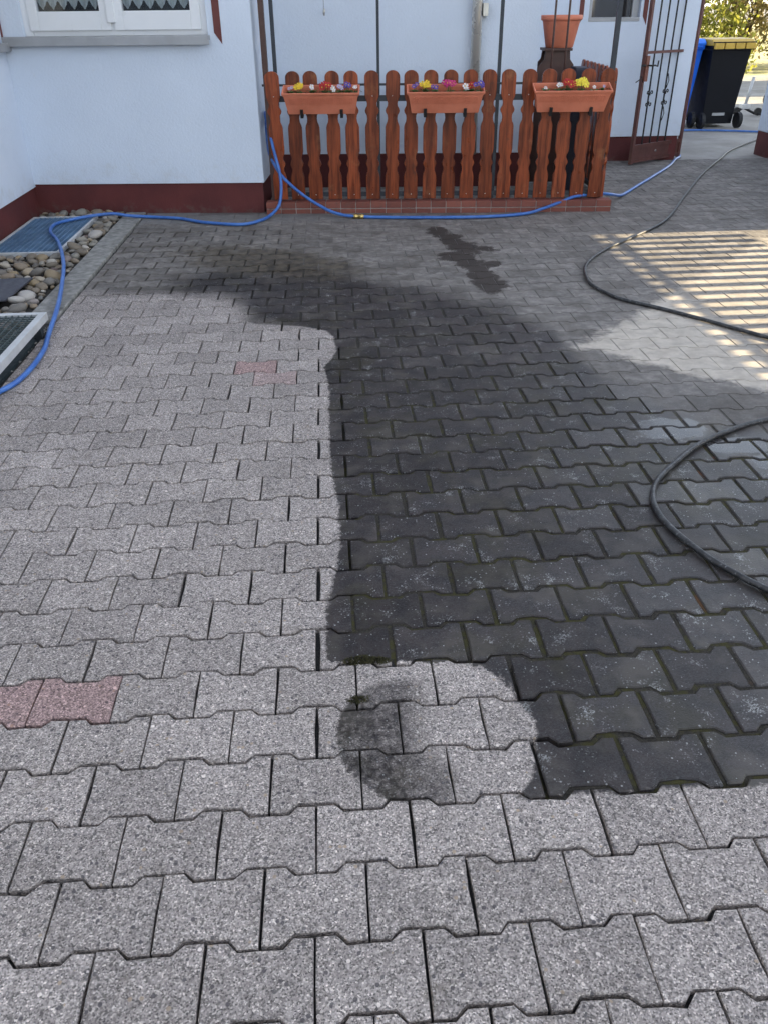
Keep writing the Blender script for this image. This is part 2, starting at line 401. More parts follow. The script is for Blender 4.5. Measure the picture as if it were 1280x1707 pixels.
# concrete drive behind the paving
mb = MB(); mb.box(2.3, 16.0, 8.72, 21.0, -0.12, -0.004)
mb.box(5.35, 16.0, -6.0, 8.72, -0.12, -0.004)
t = NT('pale_concrete'); p = t.geo()
c = t.mix(t.ss(t.noise(p, 1.2, 6, 0.65), 0.35, 0.7), (0.24, 0.225, 0.205), (0.37, 0.35, 0.325))
c = t.mix(t.m('MULTIPLY', t.ss(t.noise(p, 30, 4), 0.6, 0.72), 0.4), c, (0.22, 0.21, 0.195))
t.bump(t.noise(p, 120, 4), 0.4, 0.005); M_DRIVE = t.set(c, 0.9)
tag(mb.build('driveway', M_DRIVE), kind='structure')

# ------------------------------------------------------------------ paving of interlocking bone shaped pavers
L, PIT, EAR, WAIST = 0.2, 0.147, 0.0818, 0.0628
def bone():
    h = L / 2; e0, e1 = 0.041, 0.060
    top = [(-h, EAR), (-h + e0, EAR), (-h + e1, WAIST), (h - e1, WAIST), (h - e0, EAR), (h, EAR)]
    return [(x, y) for x, y in reversed(top)] + [(x, -y) for x, y in top]      # counter clockwise
def offset(poly, d):
    n = len(poly); out = []
    for i in range(n):
        p0, p1, p2 = Vector(poly[i - 1]), Vector(poly[i]), Vector(poly[(i + 1) % n])
        a = (p1 - p0).normalized(); b = (p2 - p1).normalized()
        na = Vector((-a.y, a.x)); nb = Vector((-b.y, b.x))
        m_ = (na + nb); m_ = m_ / max(m_.length, 1e-6); c_ = max(m_.dot(na), 0.35)
        out.append(tuple(p1 + m_ * (d / c_)))
    return out
def clip(poly, xmin):
    out = []
    for i in range(len(poly)):
        a, b = poly[i], poly[(i + 1) % len(poly)]
        ia, ib = a[0] >= xmin, b[0] >= xmin
        if ia: out.append(a)
        if ia != ib:
            k_ = (xmin - a[0]) / (b[0] - a[0]); out.append((xmin, a[1] + (b[1] - a[1]) * k_))
    return out
def paver_geo(poly, gap, ch):
    lo = offset(poly, gap / 2); hi = offset(poly, gap / 2 + ch); n = len(poly)
    V = [(x, y, -0.034) for x, y in lo] + [(x, y, -ch) for x, y in lo] + [(x, y, 0.0) for x, y in hi]
    F = []
    for r_ in (0, n):
        for i in range(n):
            j = (i + 1) % n; F.append((r_ + i, r_ + j, r_ + n + j, r_ + n + i))
    F.append(tuple(2 * n + i for i in range(n)))
    return V, F
BONE = bone()
KINDS = {'clean': (0.0050, 0.0026), 'dirty': (0.0110, 0.0034), 'dry': (0.0036, 0.0014)}
def rough_outline(poly, rg, amp=0.0011):
    """subdivide the long sides and let every corner wander a little, some corners chipped"""
    out = []
    n = len(poly)
    for i in range(n):
        a, b = Vector(poly[i]), Vector(poly[(i + 1) % n])
        out.append(a)
        if (b - a).length > 0.07: out.append(a.lerp(b, rg.uniform(.4, .6)))
    res = []
    for p_ in out:
        k_ = amp * (2.6 if rg.random() < .10 else 1.0)
        c_ = -p_.normalized() * abs(rg.gauss(0, k_)) if k_ > amp else Vector((rg.gauss(0, amp), rg.gauss(0, amp)))
        res.append(tuple(p_ + c_))
    return res
PM = {}
for kk, (gp, chh) in KINDS.items():
    PM[kk] = []
    for vv in range(6):
        V, F = paver_geo(rough_outline(BONE, random.Random(100 + vv)), gp, chh); me = bpy.data.meshes.new('paver_' + kk); me.from_pydata(V, [], F); me.update()
        me.materials.append(M_PAVER); PM[kk].append(me)
XL = -1.452
def curb_y(x): return 6.40 - 0.0734 * (x + 0.44) if x < 2.44 else 99
cells = []
for kx in range(-8, 62):
    y = PIT * kx
    for ix in range(-9, 27):
        x = L * (ix + 0.5) if kx % 2 == 0 else L * ix
        if x < XL - 0.08 or x > 5.0 or y > 8.75: continue
        if x < 2.40 and y > curb_y(x) + 0.02: continue
        if x < -0.45 and y > 6.50: continue
        cells.append((kx, ix, x, y))
cw = Vector((0.08185401, -0.80216954, 1.46166964))
def area_in_view(x, y):
    d = Vector((x, y, 0)) - cw; zc = d.dot(_f); px = d.dot(_r) / zc * 1363; py = d.dot(_u) / zc * 1363
    if zc < 0.2 or abs(px) > 700 or abs(py) > 930: return 0
    return 1.0 / zc ** 3
order = sorted(range(len(cells)), key=lambda i: -area_in_view(cells[i][2], cells[i][3]))
single = set(order[:300])
# bedding sheet seen in the joints, as the pavement itself
NXG, NYG = 150, 220; X0, X1, Y0, Y1 = XL, 5.0, -1.2, 8.72
V = []; F = []
def jz(x, y):
    if is_dirty(x, y) and is_dirty(x - 0.06, y):
        if x < -0.15 and 4.0 < y < 5.9: return -0.014
        return -0.0028 if (is_dry(x, y) and y < 7) else -0.0056
    return -0.021
for j in range(NYG + 1):
    for i in range(NXG + 1):
        x = X0 + (X1 - X0) * i / NXG; y = Y0 + (Y1 - Y0) * j / NYG
        V.append((x, y, jz(x, y) + random.uniform(-0.0010, 0.0005)))
for j in range(NYG):
    for i in range(NXG):
        a = j * (NXG + 1) + i; F.append((a, a + 1, a + NXG + 2, a + NXG + 1))
me = bpy.data.meshes.new('pavement'); me.from_pydata(V, [], F); me.update()
pavement = tag(link('pavement', me, None, M_JOINT), kind='structure')
far = MB(); far_r = []
RED = {(5, -3), (5, -4), (20, -2)}
for n_, (kx, ix, x, y) in enumerate(cells):
    rr = random.Random(kx * 1000 + ix)
    kind = 'clean'
    if is_dirty(x, y): kind = 'dry' if is_dry(x, y) else 'dirty'
    if kind == 'dry' and x < -0.15 and y < 5.9: kind = 'dirty'
    dz = rr.uniform(-0.0022, 0.0014); rx, ry, rz = rr.gauss(0, .005), rr.gauss(0, .005), rr.gauss(0, .005)
    if kind == 'dry': rx, ry, dz = rx * .25, ry * .25, dz * .35
    dx, dy = rr.uniform(-.001, .001), rr.uniform(-.001, .001)
    cut = x - L / 2 < XL - 1e-4
    if n_ in single and not cut:
        o = link('paver', PM[kind][rr.randrange(6)], pavement)
        o.location = (x + dx, y + dy, dz); o.rotation_euler = (rx, ry, rz)
        if (kx, ix) in RED or (kx % 2 == 1 and (kx, ix) in RED): o.color = (1.0, 0.79, 0.80, 1)
        elif (kx, ix) == (19, -1): o.color = (1.03, 0.90, 0.91, 1)
        else: o.color = (1, 1, 1, 1)
    else:
        poly = rough_outline(BONE, rr)
        if cut:
            poly = clip(poly, XL - x)
            if len(poly) < 4 or max(p_[0] for p_ in poly) - min(p_[0] for p_ in poly) < 0.03: continue
        V, F = paver_geo(poly, *KINDS[kind])
        mt = Matrix.Translation((x + dx, y + dy, dz)) @ Matrix.Rotation(rz, 4, 'Z') @ Matrix.Rotation(ry, 4, 'Y') @ Matrix.Rotation(rx, 4, 'X')
        far.add([mt @ Vector(v) for v in V], F); far_r += [rr.random()] * len(F)
me = far.mesh('paver_field')
at_ = me.attributes.new('rnd', 'FLOAT', 'FACE'); at_.data.foreach_set('value', far_r)
fo = link('paver_field', me, pavement, M_PAVER); fo.color = (1, 1, 1, 1); tag(fo, kind='stuff')

# edging strip of concrete stones between paving and pebbles
M_KERB = simple('kerb_concrete', (0.25, 0.24, 0.22), 0.9, 0, 0.40, 22, 0.6, 150, 0.005)
kerb = empty('kerb', (-1.54, 5.0, 0)); tag(kerb, kind='structure')
yy = 3.72
for ln in (0.78, 1.02, 0.86, 0.42):
    ln = min(ln, 6.56 - yy)
    o = MB().box(-0.087, 0.076, yy - 5.0 + 0.004, yy + ln - 5.0 - 0.004, -0.05, 0.012 + random.uniform(-.003, .003)).build('kerb_stone', M_KERB, kerb, bevel=0.006)
    yy += ln

# ------------------------------------------------------------------ house
M_STUCCO = None
t = NT('white_stucco'); p = t.geo()
c = t.mix(t.ss(t.noise(p, 1.1, 5, 0.6), 0.3, 0.7), (0.65, 0.715, 0.82), (0.70, 0.765, 0.87))
c = t.mix(t.m('MULTIPLY', t.ss(t.noise(p, 14, 5, 0.7), 0.62, 0.75), 0.25), c, (0.60, 0.585, 0.56))
h = t.m('ADD', t.noise(p, 55, 4, 0.6), t.m('MULTIPLY', t.noise(p, 180, 2), 0.4))
c = t.mix(t.m('MULTIPLY', t.ss(t.m('SUBTRACT', t.noise(p, 9, 5, 0.7), t.m('MULTIPLY', t.xyz(p)[2], 0.9)), 0.18, 0.42), 0.22), c, (0.52, 0.50, 0.47))
t.bump(h, 0.45, 0.008); M_STUCCO = t.set(c, 0.85)
t = NT('brown_plinth_paint'); p = t.geo()
c = t.mix(t.ss(t.noise(p, 3, 5, 0.6), 0.3, 0.7), (0.085, 0.016, 0.016), (0.120, 0.024, 0.022))
c = t.mix(t.m('MULTIPLY', t.ss(t.m('SUBTRACT', t.noise(p, 12, 4, 0.7), t.m('MULTIPLY', t.xyz(p)[2], 2.0)), 0.40, 0.62), 0.4), c, (0.10, 0.085, 0.075))
t.bump(t.noise(p, 70, 4), 0.4, 0.004); M_PLINTH = t.set(c, 0.75)
M_TRIM = simple('red_brown_trim', (0.14, 0.035, 0.030), 0.6, 0, 0.1, 8)
M_PVC = simple('white_window_plastic', (0.80, 0.81, 0.83), 0.35, 0, 0.03, 4)
M_SILL = simple('grey_sill_metal', (0.38, 0.385, 0.40), 0.45, 0.3, 0.1, 7)
t = NT('window_glass'); t.set((0.05, 0.06, 0.07), 0.03, 0.0, 0.8)
tr = t.n.new('ShaderNodeBsdfTransparent'); mx = t.n.new('ShaderNodeMixShader'); mx.inputs[0].default_value = 0.22
t.t.links.new(t.b.outputs[0], mx.inputs[2]); t.t.links.new(tr.outputs[0], mx.inputs[1]); t.t.links.new(mx.outputs[0], t.out.inputs[0]); 
M_GLASS = t.mat
M_CURTAIN = simple('lace_curtain', (0.62, 0.72, 0.76), 0.9, 0, 0.15, 30)
M_DARK = simple('dark_interior', (0.02, 0.025, 0.03), 0.9)
M_ZINC = simple('zinc', (0.55, 0.54, 0.52), 0.38, 0.85, 0.1, 10)
M_ROOF = simple('roof_tile', (0.16, 0.07, 0.05), 0.8, 0, 0.25, 6, 0.4, 30)

A = R(-4.2)
def frame(ox, oy, ang=A):
    ca, sa = math.cos(ang), math.sin(ang)
    return lambda s, d, z: (ox + s * ca - d * sa, oy + s * sa + d * ca, z)
HW = frame(-0.445, 6.45)          # front wall, s<0 to the left
FC = frame(-0.44, 6.40)           # fence line
PW = frame(-0.44, 7.12)           # porch wall
house = tag(empty('house', (-0.44, 6.6, 0)), 'white stucco house with brown plinth, lace curtained window and recessed porch', 'house')
house_inv = Vector(house.location)
def HB(name, boxes, mat, parent=house, fr=None, bevel=0.0):
    mb = MB()
    f2 = (lambda s, d, z: tuple(Vector(fr(s, d, z)) - house_inv)) if fr else (lambda x, y, z: tuple(Vector((x, y, z)) - house_inv))
    for b in boxes: mb.box(*b, fr=f2)
    return mb.build(name, mat, parent, bevel)
WH = 3.1
# front wall with window opening
S0, S1, ZS, ZT = -1.745, -0.335, 1.255, 2.45
HB('wall', [(-1.98, 0.0, 0.0, 0.30, 0.238, ZS), (-1.98, S0, 0.0, 0.30, ZS, ZT), (S1, 0.0, 0.0, 0.30, ZS, ZT), (-1.98, 0.0, 0.0, 0.30, ZT, WH)], M_STUCCO, fr=HW)
HB('wall', [(-0.30, 0.0, 0.302, 1.0, 0.238, WH)], M_STUCCO, fr=HW)
HB('plinth', [(-1.98, -0.014, 0.014, 0.95, -0.10, 0.236)], M_PLINTH, fr=HW)
# left wing wall
LWX = -2.35
HB('wall', [(LWX - 0.3, LWX, 4.75, 6.75, 0.218, 1.235), (LWX - 0.3, LWX, -4.0, 4.75, 0.218, WH), (LWX - 0.3, LWX, 6.56, 6.75, 1.235, WH), (LWX - 0.3, LWX, 4.75, 6.56, 2.45, WH)], M_STUCCO)
HB('plinth', [(LWX - 0.3, LWX - 0.014, -4.0, 6.72, -0.10, 0.216)], M_PLINTH)
# porch walls
HB('wall', [(0.0, 2.33, 0.0, 0.3, 0.36, WH)], M_STUCCO, fr=PW)
HB('plinth', [(0.02, 2.33, -0.012, 0.25, 0.0, 0.358)], M_PLINTH, fr=PW)
HB('porch_slab', [(0.02, 2.86, 0.125, 0.80, -0.1, 0.082)], M_KERB, fr=FC)
HB('wall', [(1.6, 2.79, 8.75, 9.05, 0.245, WH), (2.79, 3.32, 8.75, 9.05, 0.245, 1.33), (3.32, 3.94, 8.75, 9.05, 0.245, WH), (2.79, 3.32, 8.75, 9.05, 2.0, WH), (3.62, 3.94, 9.052, 13.0, 0.245, WH)], M_STUCCO)
HB('plinth', [(1.6, 3.925, 8.765, 13.0, -0.1, 0.243)], M_PLINTH)
HB('wall', [(1.62, 1.9, 7.30, 8.74, 0.2, WH)], M_STUCCO)
def loc_(fr): return lambda s, d, z: tuple(Vector(fr(s, d, z)) - house_inv)
# roof, above the picture
mb = MB()
for q in ([(-3.0, -4.2), (-1.75, -4.2), (-1.75, 5.9), (-3.0, 5.9)],): pass
mb.box(-2.95, -2.31, -4.2, 6.35, WH, WH + 0.12, fr=lambda x, y, z: tuple(Vector((x, y, z)) - house_inv))
mb.box(-2.95, 2.0, 6.36, 13.0, WH + 0.002, WH + 0.122, fr=lambda x, y, z: tuple(Vector((x, y, z)) - house_inv))
mb.box(2.002, 4.1, 8.6, 13.0, WH + 0.001, WH + 0.121, fr=lambda x, y, z: tuple(Vector((x, y, z)) - house_inv))
mb.build('roof', M_ROOF, house)

# window in the front wall
f2 = loc_(HW)
win = MB().box(S0, S0 + 0.065, 0.045, 0.11, 1.30, ZT, fr=f2).box(S1 - 0.065, S1, 0.045, 0.11, 1.30, ZT, fr=f2) \
    .box(S0 + 0.065, S1 - 0.065, 0.05, 0.11, 1.30, 1.345, fr=f2).box(S0 + 0.065, S1 - 0.065, 0.05, 0.11, ZT - 0.05, ZT, fr=f2).build('window', M_PVC, house, bevel=0.004)
mid = (S0 + S1) / 2 - 0.02
for a, b in ((S0 + 0.05, mid - 0.012), (mid + 0.012, S1 - 0.05)):
    ws = 0.075
    sash = MB()
    sash.box(a, a + ws, 0.030, 0.085, 1.335, ZT - 0.03, fr=f2).box(b - ws, b, 0.030, 0.085, 1.335, ZT - 0.03, fr=f2)
    sash.box(a + ws, b - ws, 0.030, 0.085, 1.335, 1.462, fr=f2).box(a + ws, b - ws, 0.030, 0.085, ZT - 0.13, ZT - 0.03, fr=f2)
    sash.build('sash', M_PVC, win, bevel=0.005)
    MB().box(a + ws, b - ws, 0.058, 0.064, 1.462, ZT - 0.13, fr=f2).build('pane', M_GLASS, win)
    # scalloped lace curtain
    mb = MB(); n = 96; V = []; F = []
    for i in range(n + 1):
        s = a + 0.05 + (b - a - 0.10) * i / n
        ph = (i / n * 6.5) % 1.0
        zb = 1.474 + 0.060 * abs(2 * ph - 1) ** 1.6
        wv = 0.012 * math.sin(i / n * 6.5 * 2 * math.pi) + 0.006 * math.sin(i * 1.7)
        V += [f2(s, 0.135 + wv, zb), f2(s, 0.135 + wv * 1.4, 1.60), f2(s, 0.135 + wv, ZT - 0.02)]
    for i in range(n):
        for q in (0, 1): F.append((3 * i + q, 3 * i + 3 + q, 3 * i + 4 + q, 3 * i + 1 + q))
    mb.add(V, F, True); mb.build('curtain', M_CURTAIN, win)
MB().box(mid - 0.03, mid + 0.03, 0.047, 0.09, 1.335, ZT - 0.031, fr=f2).build('meeting_stile', M_PVC, win)
MB().box(mid - 0.032, mid + 0.032, 0.012, 0.045, 1.385, ZT - 0.03, fr=f2).build('mullion_cover', M_PVC, win, bevel=0.006)
HB('sill', [(S0 - 0.15, S1 + 0.012, -0.050, 0.06, 1.268, 1.300), (S0 - 0.15, S1 + 0.012, -0.060, -0.048, 1.236, 1.296)], M_SILL, win, HW, 0.003)
HB('dark_backing', [(S0 - 0.04, S1 + 0.02, 0.5, 0.52, 1.0, 2.6)], M_DARK, win, HW)  # dark sheet standing in for the unlit room
# second window around the corner, in the left wing
f3 = lambda x, y, z: tuple(Vector((x, y, z)) - house_inv)
w2 = MB().box(LWX - 0.11, LWX - 0.05, 4.76, 4.83, 1.29, 2.44, fr=f3).box(LWX - 0.11, LWX - 0.05, 6.47, 6.55, 1.29, 2.44, fr=f3) \
    .box(LWX - 0.11, LWX - 0.05, 4.83, 6.47, 1.29, 1.44, fr=f3).box(LWX - 0.11, LWX - 0.05, 4.83, 6.47, 2.36, 2.44, fr=f3).build('window', M_PVC, house, bevel=0.004)
MB().box(LWX - 0.085, LWX - 0.079, 4.83, 6.47, 1.44, 2.36, fr=f3).build('pane', M_GLASS, w2)
HB('sill', [(LWX - 0.10, LWX + 0.055, 4.70, 6.575, 1.205, 1.262)], M_SILL, w2, None, 0.004)
HB('dark_backing', [(LWX - 0.62, LWX - 0.60, 4.6, 6.6, 1.0, 2.6)], M_DARK, w2)  # dark sheet in place of the unlit room behind this window
HB('trim_strip', [(LWX + 0.002, LWX + 0.008, 6.565, 6.60, 1.28, 2.6)], M_TRIM)
# painted red-brown border beside the window, cut to a point
mb = MB(); pl = [(-0.287, 1.315), (-0.232, 1.238), (-0.232, 2.6), (-0.287, 2.6)]
mb.prism(pl, -0.004, 0.004, lambda a, b, t_: f2(a, t_, b)); mb.build('trim_strip', M_TRIM, house)
# window of the rear wall
w3 = MB().box(2.79, 2.835, 8.80, 8.86, 1.36, 2.0, fr=f3).box(3.25, 3.32, 8.80, 8.86, 1.36, 2.0, fr=f3).box(2.835, 3.25, 8.80, 8.86, 1.94, 2.0, fr=f3).box(2.79, 3.32, 8.745, 8.86, 1.325, 1.362, fr=f3).build('window', M_SILL, house, bevel=0.003)
t = NT('mirror_glass'); t.set((0.03, 0.03, 0.03), 0.04, 0.0, 1.0); M_MIRROR = t.mat
MB().box(2.835, 3.25, 8.835, 8.842, 1.362, 1.94, fr=f3).build('pane', M_MIRROR, w3)
MB().tube([(2.90, 8.79, 1.36), (2.905, 8.79, 1.95)], 0.007, 6).tube([(2.94, 8.79, 1.36), (2.945, 8.79, 1.95)], 0.006, 6)
for pl in ([(3.385, 1.36), (3.36, 1.295), (3.36, 1.295), (3.42, 1.40)],): pass
mb = MB(); mb.prism([(3.35, 1.37), (3.395, 1.29), (3.395, 2.4), (3.35, 2.4)], -0.004, 0.004, lambda a, b, t_: f3(a, 8.75 + t_, b)); mb.build('trim_strip', M_TRIM, house)
mb = MB(); mb.prism([(2.69, 1.29), (2.735, 1.37), (2.735, 2.4), (2.69, 2.4)], -0.004, 0.004, lambda a, b, t_: f3(a, 8.75 + t_, b)); mb.build('trim_strip', M_TRIM, house)
# downpipe on the porch wall
fp = loc_(PW)
dp = MB().tube([fp(1.80, -0.06, 0.36), fp(1.80, -0.06, 3.0)], 0.042, 14).build('downpipe', simple('pale_zinc', (0.60, 0.58, 0.54), 0.3, 0.5, 0.03, 3), house)
MB().box(1.845, 1.885, -0.09, 0.0, 1.40, 1.49, fr=fp).build('pipe_bracket', M_ZINC, dp)

# ------------------------------------------------------------------ brick curb under the fence
t = NT('red_brick'); p = t.geo()
c = t.mix(t.rnd(), (0.17, 0.050, 0.036), (0.26, 0.080, 0.055))
c = t.mix(t.m('MULTIPLY', t.ss(t.noise(p, 25, 5, 0.7), 0.5, 0.72), 0.5), c, (0.10, 0.07, 0.06))
t.bump(t.noise(p, 150, 4), 0.35, 0.003); M_BRICK = t.set(c, 0.7)
M_MORTAR = simple('mortar', (0.36, 0.34, 0.32), 0.95, 0, 0.2, 40, 0.5, 200, 0.003)
curb = tag(empty('brick_curb', FC(1.43, 0.06, 0)), 'low red brick curb carrying the brown picket fence', 'curb')
ci = Vector(curb.location); fcl = lambda s, d, z: tuple(Vector(FC(s, d, z)) - ci)
MB().box(0.004, 2.866, 0.005, 0.121, -0.05, 0.084, fr=fcl).build('mortar_bed', M_MORTAR, curb)
nb = 23; wb = 2.87 / nb
for i in range(nb):
    a, b = i * wb + 0.0025, (i + 1) * wb - 0.0025
    j = random.uniform(-.002, .002)
    MB().box(a, b, j, 0.02, -0.03, 0.034, fr=fcl).build('brick', M_BRICK, curb, bevel=0.003)
    MB().box(a, b, j - 0.001, 0.118, 0.040, 0.0895 + random.uniform(-.001, .001), fr=fcl).build('brick', M_BRICK, curb, bevel=0.004)

# ------------------------------------------------------------------ picket fence
t = NT('stained_wood'); p = t.obj(); ob = t.n.new('ShaderNodeObjectInfo')
sh = t.n.new('ShaderNodeVectorMath'); sh.operation = 'ADD'; t.put(sh.inputs[0], p)
cb = t.n.new('ShaderNodeCombineXYZ'); t.put(cb.inputs[0], t.m('MULTIPLY', ob.outputs['Random'], 37.0)); t.put(cb.inputs[2], t.m('MULTIPLY', ob.outputs['Random'], 11.0)); t.put(sh.inputs[1], cb.outputs[0])
q = t.scale(sh.outputs[0], (14, 14, 1.1)); g1 = t.noise(q, 3, 5, 0.65); g2 = t.noise(sh.outputs[0], 5, 5, 0.65)
c = t.mix(t.ss(g1, 0.3, 0.7), (0.098, 0.020, 0.008), (0.315, 0.070, 0.024))
c = t.mix(t.m('MULTIPLY', t.ss(g2, 0.56, 0.74), 0.55), c, (0.36, 0.150, 0.065))
c = t.mix(t.m('MULTIPLY', t.ss(t.noise(sh.outputs[0], 9, 4), 0.62, 0.75), 0.5), c, (0.05, 0.03, 0.022))
sc = t.n.new('ShaderNodeVectorMath'); sc.operation = 'SCALE'; t.put(sc.inputs[0], c); t.put(sc.inputs['Scale'], t.mr(ob.outputs['Random'], 0, 1, 0.72, 1.2))
t.bump(g1, 0.25, 0.003); M_WOOD = t.set(sc.outputs[0], t.mr(g2, 0.3, 0.7, 0.24, 0.46), 0.0, 0.3)
M_NAIL = simple('bright_screw', (0.75, 0.74, 0.70), 0.3, 0.9)
M_STEEL = simple('blue_grey_steel', (0.030, 0.036, 0.048), 0.45, 0.2, 0.15, 12)
M_DBROWN = simple('dark_brown_paint', (0.070, 0.032, 0.025), 0.5, 0, 0.2, 15)

def picket_poly(h=0.952, w=0.112):
    Hh = w / 2
    side = [(0.0, 1.0), (0.175, 1.0), (0.195, 0.92), (0.222, 0.74), (0.245, 0.74), (0.262, 0.92), (0.275, 1.0), (0.290, 0.92), (0.310, 0.72), (0.330, 0.74), (0.352, 0.93), (0.375, 1.0),
            (0.548, 1.0), (0.566, 0.92), (0.588, 0.74), (0.612, 0.68), (0.636, 0.73), (0.655, 0.95), (0.668, 1.0), (0.682, 0.92), (0.702, 0.71), (0.722, 0.68), (0.745, 0.80), (0.770, 0.98), (0.790, 1.0), (h - 0.046, 1.0)]
    right = [(Hh * k_, z) for z, k_ in side]
    arch = [(Hh * math.cos(w_), h - 0.046 + 0.046 * math.sin(w_)) for w_ in [math.pi * i / 12 for i in range(1, 12)]]
    left = [(-x, z) for x, z in reversed(right)]
    return right + arch + left
def make_fence_mesh(depth=0.021):
    mb = MB(); mb.prism(picket_poly(), -depth / 2, depth / 2, lambda a, b, t_: (a, t_, b))
    me = mb.mesh('picket'); bm = bmesh.new(); bm.from_mesh(me); bmesh.ops.recalc_face_normals(bm, faces=bm.faces[:])
    ed = [e for e in bm.edges if len(e.link_faces) == 2 and any(len(f_.verts) > 8 for f_ in e.link_faces)]
    bmesh.ops.bevel(bm, geom=ed, offset=0.0025, segments=1, affect='EDGES'); bm.to_mesh(me); bm.free()
    me.materials.append(M_WOOD); return me
ME_PICKET = make_fence_mesh()
mb = MB(); mb.lathe([(0.0, 0.003), (0.003, 0.0025), (0.0045, 0.0), (0.0045, -0.004)], seg=8); ME_NAIL = mb.mesh('screw'); ME_NAIL.materials.append(M_NAIL)
fence = tag(empty('picket_fence', FC(1.43, 0.085, 0.09), A), 'brown wooden picket fence with scalloped pickets on the brick curb', 'fence', 'picket fences')
fs = [0.125, 0.270, 0.418, 0.578, 0.735, 0.893, 1.048, 1.203, 1.358, 1.512, 1.666, 1.820, 1.974, 2.128, 2.280, 2.433, 2.584, 2.735]
for i, s in enumerate(fs):
    o = link('picket', ME_PICKET, fence); o.location = (s - 1.43, 0, 0.008)
    o.rotation_euler = (random.gauss(0, .004), random.gauss(0, .006) if i else R(-0.8), random.gauss(0, .01))
    for zz in (0.038, 0.775):
        nl = link('screw', ME_NAIL, o); nl.location = (random.uniform(-.006, .006), -0.0115, zz); nl.rotation_euler = (R(90), 0, 0)
MB().box(-1.32, 1.33, 0.0125, 0.0345, 0.742, 0.784).build('rail', M_STEEL, fence)
MB().box(-1.40, 1.38, 0.0125, 0.0285, 0.852, 0.868).build('rail', M_STEEL, fence)
MB().box(-1.32, 1.33, 0.0125, 0.0345, 0.026, 0.060).build('rail', M_STEEL, fence)
for s, w_, top in ((0.138, 0.028, 2.6), (0.945, 0.022, 2.6), (1.889, 0.026, 2.6), (2.777, 0.036, 2.6)):
    MB().box(s - 1.43 - w_ / 2, s - 1.43 + w_ / 2, 0.0355, 0.0355 + w_, 0.0, top).build('post', M_STEEL, fence)
lp = MB().box(0.045 - 1.43, 0.085 - 1.43, 0.0, 0.05, 0.0, 2.6).build('post', M_DBROWN, fence)
lp['label'] = 'dark brown wooden post beside the house corner'
# side fence running back from the right end
side = tag(empty('picket_fence', (2.37, 6.33, 0.06), R(90) + A), 'short picket fence running back from the right end of the porch fence', 'fence', 'picket fences')
for i in range(9):
    o = link('picket', ME_PICKET, side); o.location = (0.03 + i * 0.155, 0, 0.035); o.rotation_euler = (0, random.gauss(0, .006), random.gauss(0, .01))
MB().box(-0.02, 1.33, 0.0125, 0.0345, 0.76, 0.80).build('rail', M_STEEL, side)
MB().box(-0.02, 1.33, 0.0125, 0.0345, 0.05, 0.085).build('rail', M_STEEL, side)
# two thin rods standing on the porch in front of the pot
for sx in (1.914, 2.025):
    o = MB().tube([(0, 0, 0), (0, 0, 2.5)], 0.0085, 8).build('iron_rod', M_DBROWN); o.location = (sx, 6.6, 0.082)
    tag(o, 'thin dark iron rod in front of the terracotta pot, %s of the pair' % ('left' if sx < 2 else 'right'), 'rod', 'iron rods')

